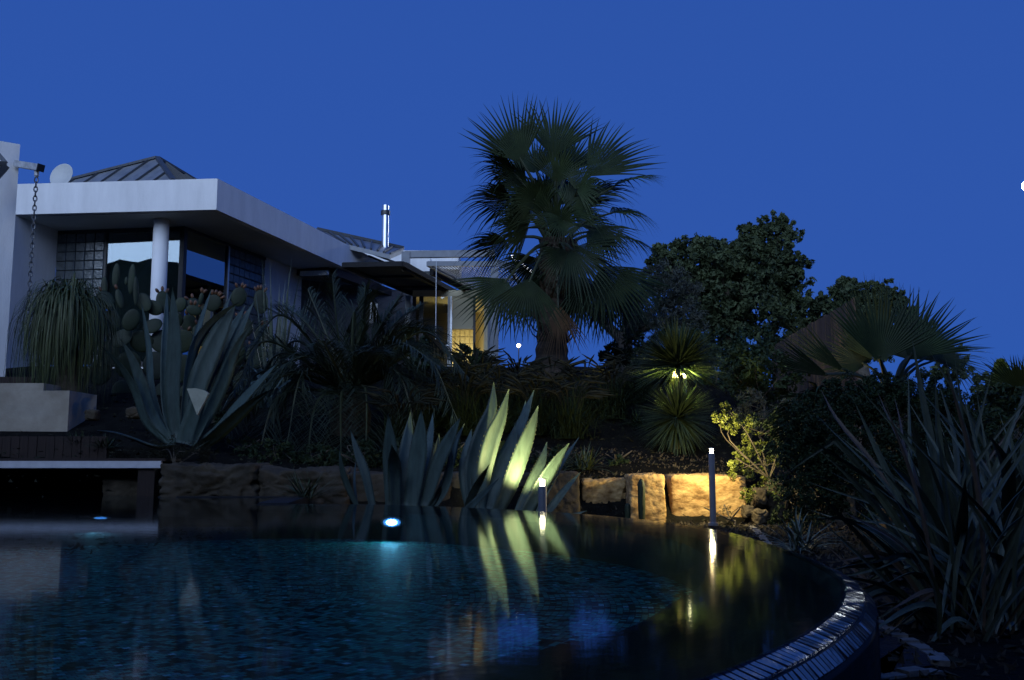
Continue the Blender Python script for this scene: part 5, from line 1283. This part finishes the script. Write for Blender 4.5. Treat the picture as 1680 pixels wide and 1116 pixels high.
shrub([(1188, 838, 11, 0), (1200, 842, 9, 0), (1176, 845, 8, 0)], 9.45, 1190, 'tiny dry shrub before the lit ochre boulder', 'dry_leaf', .008, 10, 18, .3, 12, 'dry_shrub', .25)
shrub([(765, 578, 13, 0), (785, 585, 14, .1), (752, 590, 10, 0), (775, 604, 16, 0), (800, 596, 12, .2)], 21.0, 775, 'dark leafy shrub silhouetted before the lit garden room', 'bush_leaf', .10, 10, 12, .4, 13, 'leafy_shrub', .28)
shrub([(660, 560, 26, 0), (690, 580, 22, 0), (640, 590, 26, .2), (680, 610, 26, 0), (715, 610, 20, 0)], 19.5, 670, 'dark shrub behind the date palm, below the rear windows', 'bush_leaf', .07, 14, 26, .3, 14)
shrub([(1215, 690, 30, 0), (1250, 690, 30, 0), (1285, 680, 30, .1), (1230, 665, 26, .1)], 11.5, 1240, 'feathery dark green shrub above the yellow shrub', 'olive_leaf', .03, 14, 30, .3, 15, 'feathery_shrub', .16)
shrub([(420, 600, 36, 0), (455, 620, 40, 0), (430, 650, 40, 0), (470, 580, 30, .2), (390, 660, 34, .2)], 14.6, 430, 'dark shrub between the prickly pear and date palm', 'bush_leaf', .045, 14, 30, .3, 16)

shrub([(1030, 575, 34, 0), (1065, 570, 36, 0), (1000, 592, 22, .2), (1090, 580, 36, .2), (1050, 600, 36, -.2)], 17.2, 1050, 'dark evergreen shrub below the olive tree, left of yucca', 'bush_leaf', .045, 26, 36, .26, 17)
shrub([(1140, 570, 40, 0), (1180, 580, 44, 0), (1215, 600, 44, 0), (1160, 620, 44, -.1), (1200, 640, 40, -.1)], 15.5, 1170, 'dark evergreen shrub directly behind the yucca heads', 'bush_leaf', .045, 26, 36, .26, 18)
shrub([(1290, 590, 50, 0), (1250, 570, 44, .2), (1320, 630, 50, 0), (1340, 590, 40, .2)], 16.8, 1295, 'dark shrub at the far end of the board fence', 'bush_leaf', .045, 26, 36, .26, 19)
for i, (x, y, yy, r, lb) in enumerate([(400, 742, 10.9, 26, 'low dark shrub at the right foot of the big agave'), (455, 748, 10.6, 28, 'low dark shrub above the limestone boulder under the date palm'),
        (520, 750, 10.5, 28, 'low dark shrub below the date palm trunk'), (590, 748, 10.6, 28, 'low dark shrub behind the outermost thin leaves of the dusky agave'), (655, 745, 10.7, 28, 'low dark shrub just behind the dusky agave leaf tips'),
        (735, 742, 10.7, 28, 'low dark shrub filling the gap between the two pool agaves'), (815, 745, 10.6, 26, 'low dark shrub behind the lit agave leaves'), (905, 752, 10.5, 24, 'low dark shrub above the dim pale boulder by the short lamp'),
        (1010, 758, 10.5, 13, 'very small dark shrub above the boulder with column cacti'), (350, 690, 12.4, 26, 'dark shrub in shade behind the cut agave leaf'), (500, 690, 12.9, 36, 'dark shrub hidden among the hanging date palm fronds'), (640, 690, 13.0, 34, 'dark shrub behind the right-hand date palm fronds')]):
    shrub([(x, y, r, 0), (x - r, y + r * .35, r * .75, .05), (x + r, y + r * .35, r * .75, -.05), (x, y + r * .6, r, -.1), (x + r * .4, y - r * .4, r * .5, .1)], yy, x, lb, 'bush_leaf', .022, 16, 26, .28, 60 + i, 'low_shrub', .4)
# ---- timber fence
F0, F1 = Vector((4.35, 16.2)), Vector((4.02, 11.3)); n_ = 48; zt_ = 2.2
fence = thing('timber_fence', (4.2, 13.6, 1.0), 'weathered brown board fence running back behind the young palm', 'fence')
dd = (F1 - F0) / n_; ang = math.atan2(dd.y, dd.x)
for i in range(n_):
    p = F0 + dd * (i + .5); h_ = zt_ + RT.uniform(-.012, .012); mb = MB(); mb.box((p.x + RT.uniform(-.006, .006), p.y, (h_ + gz(p.x, p.y)) / 2), (dd.length - .008, .022, h_ - gz(p.x, p.y) + .1), ang); mb.build('board', 'timber_fence', fence)

# ---- fallen leaves and small stones on the soil
def scatter(name, n, size, m, seed, box, flat):
    rng = np.random.default_rng(seed); x = rng.uniform(box[0], box[1], n * 3); y = rng.uniform(box[2], box[3], n * 3)
    k = poly_sd(x, y, pool_poly[::8]) > .14; x, y = x[k][:n], y[k][:n]; z = hgt(x, y); n = len(x)
    P = np.stack([x, y, z], 1); sc = size * rng.uniform(.4, 1.4, (n, 1))
    def j(): return rng.normal(size=(n, 3)) * np.array([1, 1, flat])
    a = P + j() * sc; b = P + j() * sc; c = P + j() * sc; d = P + j() * sc + np.array([0, 0, 1]) * sc * (flat * 2 + .3)
    V = np.stack([a, b, c, d], 1).reshape(-1, 3); q = np.arange(n)[:, None] * 4
    Q_ = np.concatenate([q + np.array([[0, 1, 3]]), q + np.array([[1, 2, 3]]), q + np.array([[2, 0, 3]])])
    o = np_mesh(name, V, Q_, m, None, 'stuff'); o['label'] = {'leaf_litter': 'scattered dry fallen leaves on the dark garden soil', 'pebbles': 'small scattered pebbles on the soil round the pool'}[name]; o['category'] = {'leaf_litter': 'litter', 'pebbles': 'pebbles'}[name]
scatter('leaf_litter', 9000, .018, 'dry_leaf', 5, (-7, 5, 2, 16), .25)
scatter('pebbles', 9000, .011, 'limestone_shaded', 6, (0, 3.5, 1.5, 11), .7)
